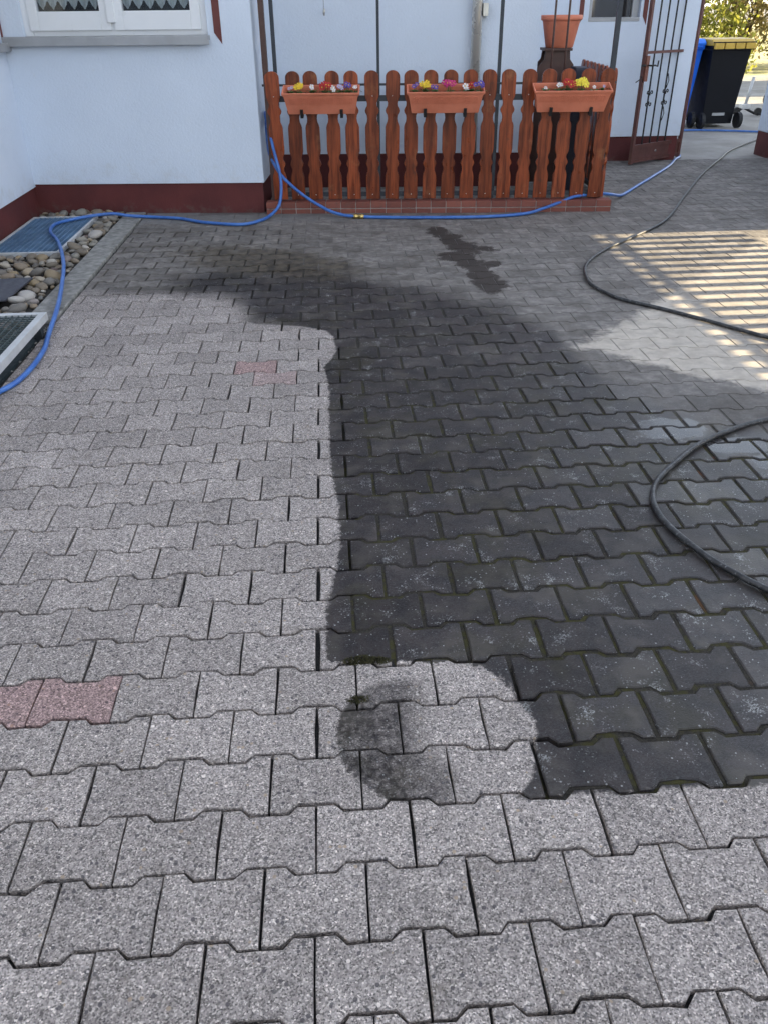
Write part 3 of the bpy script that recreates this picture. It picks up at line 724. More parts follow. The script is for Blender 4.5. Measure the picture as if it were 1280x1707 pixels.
# ------------------------------------------------------------------ flower boxes
t = NT('terracotta_plastic'); p = t.obj()
c = t.mix(t.ss(t.noise(p, 8, 4), 0.3, 0.7), (0.57, 0.178, 0.102), (0.68, 0.222, 0.132))
c = t.mix(t.m('MULTIPLY', t.ss(t.noise(p, 30, 5, 0.7), 0.55, 0.75), 0.2), c, (0.30, 0.20, 0.15))
M_TERRA = t.set(c, 0.5, 0.0, 0.3)
M_SOIL = simple('potting_soil', (0.045, 0.030, 0.020), 0.95, 0, 0.4, 30, 0.9, 90, 0.01)
M_CLIP = simple('black_clip', (0.012, 0.011, 0.012), 0.5)
BOX_TILT = R(17)
def flower_box(loc, label, wt=0.60, wb_=0.52, h=0.165, dt=0.165, db=0.12):
    e = tag(empty('flower_box', loc, A), label, 'flower box', 'terracotta flower boxes on the picket fence')
    e.rotation_euler = (BOX_TILT, 0, A)
    def ring(w, d, z): return [(-w / 2, -d / 2, z), (w / 2, -d / 2, z), (w / 2, d / 2, z), (-w / 2, d / 2, z)]
    prof = [ring(wb_, db, 0), ring(wb_ + 0.06 * 0.83, db + 0.04 * 0.8, h - 0.03), ring(wt - 0.012, dt - 0.012, h - 0.018), ring(wt, dt, h - 0.016), ring(wt, dt, h),
            ring(wt - 0.022, dt - 0.022, h), ring(wt - 0.03, dt - 0.03, h - 0.02), ring(wb_ + 0.02, db + 0.01, 0.06)]
    mb = MB(); V = [p_ for r_ in prof for p_ in r_]; F = [(0, 3, 2, 1)]
    for i in range(len(prof) - 1):
        for k_ in range(4): F.append((4 * i + k_, 4 * i + (k_ + 1) % 4, 4 * i + 4 + (k_ + 1) % 4, 4 * i + 4 + k_))
    mb.add(V, F); tr_ = mb.build('trough', M_TERRA, e, bevel=0.003)
    # fluted band on the front
    mb = MB(); n = 34
    for i in range(n):
        x = -0.245 + 0.49 * i / (n - 1)
        def pt(zz, off): 
            y = -(db + (dt - 0.012 - db) * zz / (h - 0.018)) / 2 - off
            return y
        z0_, z1_ = 0.075, 0.130
        mb.add([(x - .0045, pt(z0_, -.002), z0_), (x + .0045, pt(z0_, -.002), z0_), (x + .0045, pt(z1_, -.002), z1_), (x - .0045, pt(z1_, -.002), z1_),
                (x - .003, pt(z0_, .004), z0_ + .004), (x + .003, pt(z0_, .004), z0_ + .004), (x + .003, pt(z1_, .004), z1_ - .003), (x - .003, pt(z1_, .004), z1_ - .003)],
               [(4, 5, 6, 7), (0, 1, 5, 4), (1, 2, 6, 5), (2, 3, 7, 6), (3, 0, 4, 7)])
    mb.build('fluting', M_TERRA, tr_)
    MB().box(-wb_ / 2 - 0.02, wb_ / 2 + 0.02, -0.065, 0.065, 0.105, 0.112).build('soil', M_SOIL, e)
    for x in (-0.155, 0.155):
        cl = MB().box(x - 0.012, x + 0.012, -db / 2 - 0.022, -db / 2 - 0.007, -0.012, 0.040).box(x - 0.012, x + 0.012, -db / 2 - 0.022, 0.085, -0.022, -0.0125)
        cl.build('clip', M_CLIP, e, bevel=0.002)
    return e
BX = [(0.505, 'flower box with yellow and red primroses hanging nearest the house corner'),
      (1.464, 'middle flower box with a magenta primrose hanging on the fence'),
      (2.440, 'flower box with large yellow and red blooms at the right end of fence')]
boxes = []
for s, lb in BX: boxes.append(flower_box(FC(s, -0.01, 0.776), lb))

PET = {}
def pmat(name, c):
    if name not in PET: PET[name] = simple('petal_' + name, c, 0.55, 0, 0.2, 60)
    return PET[name]
PC = {'yellow': (0.75, 0.50, 0.02), 'red': (0.42, 0.012, 0.010), 'white': (0.75, 0.72, 0.72), 'violet': (0.10, 0.06, 0.33), 'magenta': (0.50, 0.02, 0.16), 'orange': (0.70, 0.25, 0.01), 'pale violet': (0.45, 0.40, 0.62), 'lemon': (0.85, 0.70, 0.05)}
t = NT('primrose_leaf'); p = t.obj(); c = t.mix(t.ss(t.noise(p, 40, 3), 0.3, 0.7), (0.035, 0.085, 0.018), (0.075, 0.16, 0.035)); M_LEAF = t.set(c, 0.55)
M_EYE = simple('flower_eye', (0.80, 0.55, 0.03), 0.5)
def blossom(mb, mbe, c_, nrm, r_):
    nrm = nrm.normalized(); a = nrm.cross(Vector((0.3, 0.1, 1))).normalized(); b = nrm.cross(a)
    for k_ in range(5):
        w = 2 * math.pi * k_ / 5
        def pp(rad, ang, up): return c_ + (a * math.cos(ang) + b * math.sin(ang)) * rad + nrm * up
        mb.add([pp(r_ * .12, w, 0), pp(r_ * .7, w - .52, r_ * .16), pp(r_, w - .3, r_ * .22), pp(r_ * .9, w, r_ * .12), pp(r_, w + .3, r_ * .22), pp(r_ * .7, w + .52, r_ * .16)], [(0, 1, 2, 3), (0, 3, 4, 5)])
    mbe.add([c_ + (a * math.cos(w) + b * math.sin(w)) * r_ * .2 + nrm * r_ * .13 for w in [2 * math.pi * i / 6 for i in range(6)]], [(0, 1, 2, 3, 4, 5)])
def primrose(loc, colour, label, n=4, r_=0.018, spread=0.03, hgt=0.045, leaves=5):
    e = tag(empty('primrose', loc, random.uniform(0, 6)), label, 'primrose', 'primroses in the flower boxes')
    fdir = Matrix.Rotation(-e.rotation_euler[2], 3, 'Z') @ Vector((0, -1.0, 0))
    for i in range(n):
        w = 2 * math.pi * i / max(n, 1) + random.uniform(-.4, .4); rd = spread * random.uniform(.35, 1) if n > 1 else 0
        c_ = Vector((rd * math.cos(w), rd * math.sin(w), hgt * random.uniform(.75, 1.15)))
        mb, me_ = MB(), MB()
        blossom(mb, me_, c_, fdir + Vector((c_.x * 9, c_.y * 9, .55)), r_ * random.uniform(.85, 1.15))
        bo = mb.build('blossom', pmat(colour, PC[colour]), e, fix=False); me_.build('eye', M_EYE, bo, fix=False)
        st_ = MB().tube([(0, 0, -0.005), c_ * .97], 0.0014, 5).build('stem', M_LEAF, e, fix=False)
    for i in range(leaves):
        w = 2 * math.pi * i / leaves + random.uniform(-.3, .3); ln = random.uniform(.04, .065); mb = MB()
        V = []; 
        for j in range(5):
            u_ = j / 4; wd = .015 * math.sin(math.pi * min(u_ * .9 + .1, 1)); z = .034 * math.sin(u_ * 2.2) + random.uniform(-.002, .002)
            for sgn in (-1, 0, 1): V.append((math.cos(w) * ln * u_ - math.sin(w) * wd * sgn, math.sin(w) * ln * u_ + math.cos(w) * wd * sgn, z - .003 * (sgn == 0)))
        F = [(3 * j + k_, 3 * j + k_ + 1, 3 * j + k_ + 4, 3 * j + k_ + 3) for j in range(4) for k_ in (0, 1)]
        mb.add(V, F, True); mb.build('leaf', M_LEAF, e, fix=False)
    return e
def in_box(i, u_, v=0.0):
    h_ = 0.118; ct, st = math.cos(BOX_TILT), math.sin(BOX_TILT)
    return FC(BX[i][0] + u_, -0.01 + v * ct - h_ * st, 0.776 + v * st + h_ * ct)
FL = [(0, -0.235, 'pale violet', 'small pale violet primrose at the left end of the first box', 2, .013, .018),
      (0, -0.165, 'yellow', 'yellow primrose in the flower box nearest the house corner', 6, .018, .030),
      (0, -0.070, 'white', 'white primrose between yellow and red blooms in the first box', 2, .015, .016),
      (0, 0.030, 'red', 'bright red primrose in the middle of the first flower box', 7, .021, .036),
      (0, 0.095, 'white', 'white primrose beside the red one in the first box', 2, .016, .012),
      (0, 0.150, 'pale violet', 'pale violet primrose right of the white bloom in the first box', 3, .015, .022),
      (0, 0.205, 'violet', 'violet primrose near the right end of the first box', 5, .016, .028),
      (0, 0.262, 'white', 'white primrose at the right end of the first box', 2, .014, .012),
      (1, -0.235, 'violet', 'violet primrose at the left end of the middle box', 3, .015, .022),
      (1, -0.155, 'yellow', 'yellow primrose in the middle flower box', 6, .019, .027),
      (1, -0.085, 'violet', 'violet primrose just right of the yellow one in the middle box', 2, .015, .016),
      (1, 0.030, 'magenta', 'magenta primrose in the centre of the middle flower box', 9, .020, .046),
      (1, 0.155, 'white', 'pinkish white primrose in the middle flower box', 2, .019, .012),
      (1, 0.195, 'red', 'crimson primrose beside the white one in the middle box', 3, .016, .018),
      (1, 0.262, 'violet', 'deep violet primrose at the right end of the middle box', 7, .017, .036),
      (2, -0.205, 'white', 'small white primrose at the left of the right-hand box', 1, .012, .0),
      (2, -0.100, 'white', 'white primrose left of the red bloom in the right-hand box', 3, .015, .018),
      (2, -0.030, 'red', 'large red primrose in the right-hand flower box', 8, .021, .038),
      (2, 0.070, 'lemon', 'large lemon yellow primrose in the right-hand flower box', 9, .023, .042),
      (2, 0.165, 'white', 'tiny white primrose right of the yellow one in the right-hand box', 1, .014, .0),
      (2, 0.245, 'pale violet', 'wilted pale primrose at the right end of the right-hand box', 1, .011, .012)]
for b_, u_, colr, lb, n, r_, sp_ in FL:
    primrose(in_box(b_, u_, random.uniform(-.025, .005)), colr, lb, n, r_ * 1.15, sp_, 0.045 + sp_ * .9 , 5 if n > 1 else 3)

# ------------------------------------------------------------------ porch: pedestal with terracotta pot, box, wind ornament
pst = tag(empty('plant_stand', (2.10, 7.22, 0.082), A), 'brown wooden plant stand under the terracotta pot on the porch', 'stand')
prof = [(-0.17, 0.0), (0.17, 0.0), (0.17, 0.86), (0.145, 0.95), (0.112, 0.99), (0.105, 1.055), (-0.105, 1.055), (-0.112, 0.99), (-0.20, 0.90), (-0.20, 0.80), (-0.17, 0.78)]
for y0_ in (-0.10, 0.08):
    MB().prism(prof, y0_, y0_ + 0.022, lambda a, b, t_: (a, t_, b)).build('side_board', M_DBROWN, pst, bevel=0.004)
MB().box(-0.12, 0.12, -0.13, 0.13, 1.0552, 1.075).build('top_board', M_DBROWN, pst, bevel=0.003)
MB().box(-0.15, 0.15, -0.077, 0.079, 0.30, 0.32).build('shelf', M_DBROWN, pst)
pot = tag(empty('terracotta_pot', (2.125, 7.22, 1.158)), 'large terracotta pot on the wooden plant stand behind the fence', 'pot')
mb = MB(); mb.lathe([(0.0, 0.0), (0.112, 0.0), (0.118, 0.006), (0.158, 0.195), (0.160, 0.2), (0.174, 0.205), (0.177, 0.212), (0.177, 0.236), (0.172, 0.241), (0.160, 0.240), (0.152, 0.20), (0.0, 0.195)], seg=32); mb.build('pot_body', M_TERRA, pot)
MB().lathe([(0.0, 0.203), (0.150, 0.203)], seg=24).build('soil', M_SOIL, pot)
M_NAVY = simple('navy_plastic', (0.012, 0.016, 0.035), 0.5)
o = MB().box(-0.16, 0.16, -0.14, 0.14, 0, 0.88).build('storage_box', M_NAVY, None, bevel=0.015); o.location = (1.72, 6.85, 0.084); o.rotation_euler = (0, 0, A)
o.location = (2.20, 6.76, 0.084); o.scale = (0.35, 0.8, 1.08)
tag(o, 'narrow dark navy box standing on the porch behind the right flower box', 'box')
orn = tag(empty('wind_ornament', (0.108, 7.0, 1.41)), 'small metal drop ornament hanging on a thread before the porch wall', 'ornament')
MB().tube([(0, 0, 0.055), (0.001, 0, 1.6)], 0.0015, 5).build('thread', M_DBROWN, orn)
MB().tube([(0, 0, 0.06), (0.004, 0, 0.045), (0.0, 0, 0.02), (0.003, 0, 0.0)], [0.002, 0.011, 0.009, 0.002], 8).build('drop', M_ZINC, orn)

# ------------------------------------------------------------------ light shafts and pebble bed at the left wall
soil = simple('bed_soil', (0.05, 0.045, 0.04), 0.95, 0, 0.4, 12, 0.8, 120, 0.01)
mb = MB(); V = []; F = []; nx, ny = 26, 110
for j in range(ny + 1):
    for i in range(nx + 1):
        x = -2.36 + (XL - 0.003 + 2.36) * i / nx; y = 0.8 + (6.62 - 0.8) * j / ny
        V.append((x, y, -0.014 + random.uniform(-.006, .006)))
for j in range(ny):
    for i in range(nx):
        a = j * (nx + 1) + i; F.append((a, a + 1, a + nx + 2, a + nx + 1))
mb.add(V, F, True); bed = tag(mb.build('pebble_bed', soil, fix=False), kind='structure')
t = NT('river_pebble'); p = t.obj(); ob = t.n.new('ShaderNodeObjectInfo')
c = t.ramp(ob.outputs['Random'], [(0.0, (0.11, 0.085, 0.062)), (0.18, (0.17, 0.135, 0.095)), (0.36, (0.26, 0.19, 0.12)), (0.5, (0.13, 0.115, 0.10)), (0.64, (0.30, 0.27, 0.22)), (0.76, (0.07, 0.066, 0.062)), (0.86, (0.32, 0.23, 0.12)), (0.94, (0.48, 0.45, 0.41)), (1.0, (0.15, 0.09, 0.075))])
c = t.mix(t.m('MULTIPLY', t.ss(t.noise(p, 16, 5, 0.7), 0.45, 0.7), 0.4), c, (0.30, 0.28, 0.25)); t.bump(t.noise(p, 60, 4), 0.2, 0.003)
M_PEB = t.set(c, 0.55)
PEB = []
for q in range(7):
    bm = bmesh.new(); bmesh.ops.create_icosphere(bm, subdivisions=2, radius=1.0)
    sx, sy, sz = random.uniform(.85, 1.2), random.uniform(.65, .9), random.uniform(.45, .66)
    sd = random.uniform(0, 50)
    from mathutils import noise as mnoise
    for v in bm.verts:
        k_ = 1 + 0.22 * mnoise.noise(v.co * 0.9 + Vector((sd, 0, 0)))
        v.co = Vector((v.co.x * sx, v.co.y * sy, v.co.z * sz)) * k_
    for f_ in bm.faces: f_.smooth = True
    me = bpy.data.meshes.new('pebble'); bm.to_mesh(me); bm.free(); me.materials.append(M_PEB); PEB.append(me)
placed = []
def bad(x, y, r_):
    if -2.36 < x < -1.80 + r_ * .6 and 5.14 - r_ * .6 < y < 6.35 + r_ * .3: return True
    if x < -1.79 + r_ * .4 and 3.95 < y < 4.42: return True
    if x > -1.64 - r_ * .55 and y > 3.70: return True
    if x < LWX + r_ * .8 or y > 6.60 - r_ * .5 + 0.0: return True
    if y < 3.62 : return True
    return False
rp = random.Random(11)
for tries in range(9000):
    r_ = rp.choice((.030, .036, .042, .05, .058)) * rp.uniform(.85, 1.1)
    if tries > 4500: r_ *= .68
    x, y = rp.uniform(-2.34, -1.62), rp.uniform(3.62, 6.62)
    if bad(x, y, r_): continue
    if any((x - a) ** 2 + (y - b) ** 2 < (0.80 * (r_ + c_)) ** 2 for a, b, c_ in placed): continue
    placed.append((x, y, r_))
    if len(placed) >= 290: break
for x, y, r_ in placed:
    o = link('pebble', rp.choice(PEB), bed); o.location = (x, y, -0.012 + r_ * rp.uniform(.35, .75))
    o.scale = (r_, r_, r_); o.rotation_euler = (rp.gauss(0, .25), rp.gauss(0, .25), rp.uniform(0, 6.28))
# fine grit near the raised grate
mb = MB()
for i in range(700):
    x, y = rp.uniform(-1.75, -1.46), rp.uniform(2.3, 3.75); r_ = rp.uniform(.003, .010)
    c_ = Vector((x, y, -.008 + r_ * .4)); 
    V = [c_ + Vector((r_ * math.cos(w) * rp.uniform(.7, 1.2), r_ * math.sin(w) * rp.uniform(.7, 1.2), 0)) for w in (0, 1.57, 3.14, 4.71)] + [c_ + Vector((0, 0, r_ * .7))]
    mb.add(V, [(0, 1, 4), (1, 2, 4), (2, 3, 4), (3, 0, 4)])
tag(mb.build('grit', M_KERB, bed), kind='stuff')

def grate(name, label, mat, mframe, x0, x1, y0, y1, z0, z1, nx_, ny_, bar=0.004, fw_=0.03, cross=0.003, legs=()):
    e = tag(empty(name, ((x0 + x1) / 2, (y0 + y1) / 2, z0)), label, 'grate')
    L_ = lambda x, y, z: (x - (x0 + x1) / 2, y - (y0 + y1) / 2, z - z0)
    MB().box(x0, x1, y0, y0 + fw_, z0, z1, fr=L_).box(x0, x1, y1 - fw_, y1, z0, z1, fr=L_).box(x0, x0 + fw_, y0 + fw_, y1 - fw_, z0, z1, fr=L_).box(x1 - fw_, x1, y0 + fw_, y1 - fw_, z0, z1, fr=L_).build('frame', mframe, e, bevel=0.002)
    mb = MB()
    for i in range(1, nx_):
        x = x0 + fw_ + (x1 - x0 - 2 * fw_) * i / nx_; mb.box(x - bar / 2, x + bar / 2, y0 + fw_, y1 - fw_, max(z1 - .010, z0), z1 - .002, fr=L_)
    mb.build('bearing_bars', mat, e)
    mb = MB()
    for i in range(1, ny_):
        y = y0 + fw_ + (y1 - y0 - 2 * fw_) * i / ny_; mb.box(x0 + fw_, x1 - fw_, y - cross / 2, y + cross / 2, max(z1 - .009, z0), z1 - .003, fr=L_)
    mb.build('cross_bars', mat, e)
    return e, L_
M_BLUEP = simple('blue_painted_steel', (0.13, 0.22, 0.34), 0.45, 0.1, 0.25, 7)
M_GALV = simple('galvanised_steel', (0.60, 0.60, 0.60), 0.45, 0.25, 0.12, 10)
M_PIT = simple('shaft_floor', (0.03, 0.075, 0.13), 0.9)
g1_, L1 = grate('light_shaft_grate', 'flat blue steel grate over the light shaft at the left wall', M_BLUEP, M_GALV, -2.333, -1.815, 5.155, 6.34, 0.0, 0.03, 12, 36, 0.006, 0.022, 0.003)
MB().box(-2.31, -1.84, 5.18, 6.32, 0.0, 0.004, fr=L1).build('shaft_cover_sheet', M_PIT, g1_)
g2_, L2 = grate('raised_grate', 'raised galvanised grate on short legs over the cellar light shaft', simple('dark_grate_bars', (0.10, 0.125, 0.125), 0.5, 0.3), M_GALV, -2.33, -1.415, 2.05, 3.50, 0.082, 0.122, 26, 44, 0.003, 0.035, 0.0025)
for x, y in ((-1.46, 3.44), (-1.46, 2.10), (-2.30, 3.44), (-2.30, 2.10)):
    MB().box(x - .02, x + .02, y - .02, y + .02, -0.03, 0.081, fr=L2).build('leg', M_DARK, g2_)
MB().box(-2.30, -1.47, 2.09, 3.46, -0.012, 0.004, fr=L2).build('shaft_floor', simple('shaft_dark', (0.012, 0.022, 0.026), 0.8), g2_)
o = MB().prism([(-0.27, -0.19), (0.245, -0.20), (0.285, 0.215), (-0.27, 0.215)], 0.0, 0.012, lambda a, b, t_: (a, b, t_)).build('cover_plate', simple('grey_plate', (0.07, 0.07, 0.085), 0.5, 0.3), None, bevel=0.003)
o.location = (-2.05, 4.19, 0.035); o.rotation_euler = (R(2), R(-1.5), 0)
tag(o, 'dark grey sheet metal plate lying among the pebbles', 'plate')

# ------------------------------------------------------------------ hoses
t = NT('blue_hose'); p = t.geo(); c = t.mix(t.ss(t.noise(p, 12, 4), 0.3, 0.7), (0.035, 0.125, 0.42), (0.065, 0.185, 0.52)); c = t.mix(t.m('MULTIPLY', t.ss(t.noise(p, 50, 4), 0.55, 0.75), 0.3), c, (0.25, 0.28, 0.33)); M_BHOSE = t.set(c, 0.32)
t = NT('black_hose'); p = t.geo(); c = t.mix(t.ss(t.noise(p, 30, 4), 0.4, 0.65), (0.016, 0.016, 0.018), (0.05, 0.05, 0.052)); c = t.mix(t.m('MULTIPLY', t.ss(t.noise(p, 90, 4), 0.58, 0.7), 0.6), c, (0.22, 0.22, 0.22)); M_KHOSE = t.set(c, 0.42)
BL = [(-1.9, 2.15, .04), (-1.62, 2.42, .02), (-1.42, 2.71, .015), (-1.37, 2.91, .015), (-1.375, 3.21, .015), (-1.42, 3.47, .015), (-1.49, 3.94, .036), (-1.63, 4.59, .05), (-1.74, 4.98, .055), (-1.89, 5.42, .046),
      (-2.02, 5.71, .046), (-2.06, 5.92, .046), (-2.03, 6.04, .046), (-1.89, 6.2, .048), (-1.69, 6.27, .055), (-1.55, 6.28, .035), (-1.39, 6.31, .016), (-1.13, 6.22, .016), (-.92, 6.06, .016), (-.62, 5.95, .016), (-.47, 6.08, .016),
      (-.385, 6.24, .03), (-.325, 6.33, .085), (-.302, 6.36, .199), (-.305, 6.38, .311), (-.338, 6.42, .465), (-.37, 6.5, .603), (-.401, 6.62, .723), (-.40, 6.70, .74), (-.395, 6.78, .70)]
h1 = tag(MB().tube(spline(BL, 8), 0.0125, 12).build('garden_hose', M_BHOSE), 'blue garden hose running over the grate and pebbles up to the house corner', 'hose', 'blue garden hoses')
BR = [(-.395, 6.76, .69), (-.401, 6.62, .666), (-.396, 6.58, .512), (-.375, 6.5, .423), (-.292, 6.39, .299), (-.151, 6.325, .178), (-.007, 6.27, .09), (.137, 6.20, .034), (.33, 6.13, .016), (.81, 6.05, .016), (1.3, 6.02, .016), (1.66, 6.09, .016), (1.84, 6.18, .035),
      (1.985, 6.225, .07), (2.13, 6.27, .107), (2.36, 6.36, .109), (2.48, 6.43, .09), (2.66, 6.70, .028), (2.78, 6.88, .016), (2.97, 7.17, .016), (3.33, 7.71, .016), (3.68, 8.25, .016), (3.90, 8.66, .016), (4.06, 8.95, .016), (4.15, 9.6, .016), (4.35, 10.6, .016), (4.89, 11.03, .016), (5.38, 10.96, .016), (5.83, 10.77, .016), (6.4, 10.5, .016), (7.2, 10.4, .016)]
h2 = tag(MB().tube(spline(BR, 8), 0.0125, 12).build('garden_hose', M_BHOSE), 'blue garden hose along the brick curb towards the iron gate, with brass coupling', 'hose', 'blue garden hoses')
M_BRASS = simple('brass', (0.62, 0.45, 0.16), 0.3, 0.9, 0.15, 40)
mb = MB(); pts = [(.27, 6.148, .017), (.285, 6.1435, .017), (.287, 6.143, .017), (.305, 6.138, .017), (.307, 6.1375, .017), (.33, 6.131, .017), (.332, 6.1305, .017), (.35, 6.126, .017), (.365, 6.122, .017)]
mb.tube(pts, [.0145, .0145, .021, .021, .016, .016, .022, .022, .0145], 10); mb.build('brass_coupling', M_BRASS, h2)
KH = [(6.6, 11.2, .012), (5.49, 10.08, .012), (4.80, 9.28, .012), (4.41, 8.67, .012), (3.83, 7.74, .012), (3.22, 6.64, .012), (2.74, 5.77, .012), (2.34, 5.29, .012), (2.01, 4.93, .012), (1.8, 4.63, .012), (1.7, 4.38, .012), (1.66, 4.11, .012), (1.7, 3.91, .012), (1.76, 3.77, .012), (1.91, 3.6, .012), (2.05, 3.42, .012), (2.17, 3.25, .012), (2.29, 3.08, .012),
      (2.5, 2.78, .012), (2.56, 2.5, .012), (2.38, 2.3, .012), (2.1, 2.21, .012), (1.84, 2.14, .012), (1.69, 2.08, .012), (1.49, 1.96, .012), (1.33, 1.81, .012), (1.22, 1.69, .012), (1.165, 1.59, .012), (1.14, 1.48, .012), (1.15, 1.36, .012), (1.2, 1.2, .012), (1.26, 1.09, .012), (1.31, 1.02, .012), (1.5, .75, .012), (1.85, .45, .012), (2.4, .3, .012)]
tag(MB().tube(spline(KH, 8), 0.0105, 10).build('pressure_hose', M_KHOSE), 'black high pressure hose snaking in loops over the paving', 'hose')

# ------------------------------------------------------------------ iron gate
M_GATE = simple('brown_gate_paint', (0.125, 0.050, 0.040), 0.5, 0.1, 0.2, 10)
M_IRON = simple('black_iron', (0.020, 0.018, 0.018), 0.5, 0.2)
ga = math.atan2(8.885 - 8.40, 4.02 - 3.30); gl = math.hypot(8.885 - 8.40, 4.02 - 3.30)
gate = tag(empty('iron_gate', (3.30, 8.40, 0.0), ga), 'open brown iron gate with scrolled bars beside the white wall', 'gate')
for x in (0.0, gl - 0.035): MB().box(x, x + 0.035, -0.018, 0.018, 0.012, 2.0).build('stile', M_GATE, gate, bevel=0.002)
MB().box(0.036, gl - 0.036, -0.010, 0.010, 1.045, 1.07).build('rail', M_GATE, gate)
MB().box(0.036, gl - 0.036, -0.014, 0.014, 1.965, 2.0).build('rail', M_GATE, gate)
MB().box(0.036, gl - 0.036, -0.015, 0.015, 0.165, 0.20).build('rail', M_GATE, gate)
MB().box(0.036, gl - 0.036, -0.015, 0.015, 0.025, 0.055).build('rail', M_GATE, gate)
MB().box(0.036, gl - 0.036, -0.002, 0.006, 0.0555, 0.1645).build('kick_plate', M_GATE, gate)
nbar = 5; bxs = [0.035 + (gl - 0.07) * (i + 1) / (nbar + 1) for i in range(nbar)]
for x in bxs: MB().box(x - .006, x + .006, -.006, .006, 0.2005, 1.9645).build('bar', M_IRON, gate)
def scroll(cx, cz, s=1.0, flip=1):
    return [(cx + flip * s * (.028 - .022 * math.cos(w) * (1 - w / 9)) - flip * s * .006, 0, cz + s * .026 * math.sin(w) * (1 - w / 9)) for w in [i * .45 for i in range(13)]]
for bi in (0, 2, 4):
    x = bxs[bi]
    for cz, up in ((0.70, 1), (0.575, -1)):
        for fl in (-1, 1):
            pts = [(x + fl * .006, -.010, cz - up * .035), (x + fl * .010, -.010, cz - up * .012), (x + fl * .022, -.010, cz + up * .006), (x + fl * .038, -.010, cz + up * .004), (x + fl * .044, -.010, cz - up * .010), (x + fl * .036, -.010, cz - up * .020), (x + fl * .029, -.010, cz - up * .013)]
            MB().tube(spline(pts, 4), .0055, 6).build('scroll', M_IRON, gate)
x = bxs[2]
for cz in (0.79, 0.48):
    pts = [(x, -.012, cz + .065), (x + .026, -.012, cz), (x, -.012, cz - .065), (x - .026, -.012, cz), (x, -.012, cz + .065)]
    MB().tube(pts, .005, 6, smooth=False).build('diamond', M_IRON, gate)
lock = MB().box(0.015, 0.065, -0.032, -0.019, 0.80, 1.03).build('lock_plate', simple('rust_plate', (0.20, 0.075, 0.05), 0.6), gate, bevel=0.003)
MB().tube([(0.04, -.035, 0.945), (0.04, -.075, 0.945), (0.10, -.078, 0.945), (0.145, -.075, 0.935), (0.155, -.072, 0.985)], .008, 8).build('handle', M_IRON, lock)
MB().tube([(-0.045, -.026, 0.945), (0.012, -.026, 0.945)], .010, 8).build('latch_bolt', M_IRON, lock)
MB().tube([(-0.11, -.026, 0.80), (-0.06, -.03, 0.82), (-0.03, -.026, 0.85), (0.0, -.024, 0.80)], .005, 6).build('latch_hook', M_IRON, lock)
for x in (0.42, 0.68): MB().tube([(x, -.003, .115), (x, -.010, .115)], .012, 10).build('bolt', M_NAIL, gate)

# ------------------------------------------------------------------ wheelie bins
def bin_(name, loc, rz, body_c, lid_c, label, yellow=False):
    e = tag(empty(name, loc, rz), label, 'bin', 'wheelie bins')
    mb_ = simple(name + '_body', body_c, 0.45, 0, 0.12, 5, spec=0.22)
    ml = simple(name + '_lid', lid_c, 0.42, 0, 0.1, 6)
    def ring(w, d0, d1, z): return [(-w / 2, d0, z), (w / 2, d0, z), (w / 2, d1, z), (-w / 2, d1, z)]
    pr_ = [ring(.44, -.20, .28, .05), ring(.46, -.215, .30, .30), ring(.55, -.27, .33, .95), ring(.58, -.29, .345, .96), ring(.58, -.29, .345, 1.0)]
    mb = MB(); V = [q for r_ in pr_ for q in r_]; F = [(0, 3, 2, 1), tuple(len(V) - 4 + i for i in range(4))]
    for i in range(len(pr_) - 1):
        for k_ in range(4): F.append((4 * i + k_, 4 * i + (k_ + 1) % 4, 4 * i + 4 + (k_ + 1) % 4, 4 * i + 4 + k_))
    mb.add(V, F); mb.build('body', mb_, e, bevel=0.018)
    MB().prism([(-.30, 0), (.34, 0), (.35, .02), (.10, .085), (-.24, .075), (-.31, .03)], -.295, .295, lambda a, b, t_: (t_, a, b + 1.002)).build('lid', ml, e, bevel=0.012)
    if yellow:
        for i in range(4): MB().box(-.285 + i * .145, -.285 + i * .145 + .13, -.345, -.31, .965, 1.035).build('lid_panel', ml, e, bevel=0.006)
        MB().box(-.295, .295, -.335, -.292, .955, .9645).box(-.295, .295, -.335, -.300, 1.0355, 1.048).build('handle', mb_, e)
    else:
        MB().tube([(-.22, -.29, .985), (-.22, -.36, .99), (.22, -.36, .99), (.22, -.29, .985)], .014, 8).build('handle', mb_, e)
    mw = simple(name + '_rubber', (0.015, 0.015, 0.017), 0.7)
    for x in (-.27, .27):
        w_ = MB().tube([(x - .025, -.27, .10), (x + .025, -.27, .10)], .10, 20, smooth=False).build('wheel', mw, e, bevel=0.004)
        MB().tube([(x - .03, -.27, .10), (x + .03, -.27, .10)], .035, 12).build('hub', M_IRON, w_)
    MB().box(-.09, .09, -.215, -.207, .155, .19).build('label_plate', M_SILL, e)
    return e
bin_('wheelie_bin', (5.50, 11.62, -.004), R(4), (0.006, 0.007, 0.011), (0.62, 0.40, 0.06), 'black wheelie bin with yellow lid panels behind the gate', True)
bin_('wheelie_bin', (4.90, 11.75, -.004), R(0), (0.012, 0.14, 0.72), (0.02, 0.20, 0.85), 'blue wheelie bin half hidden behind the black one')

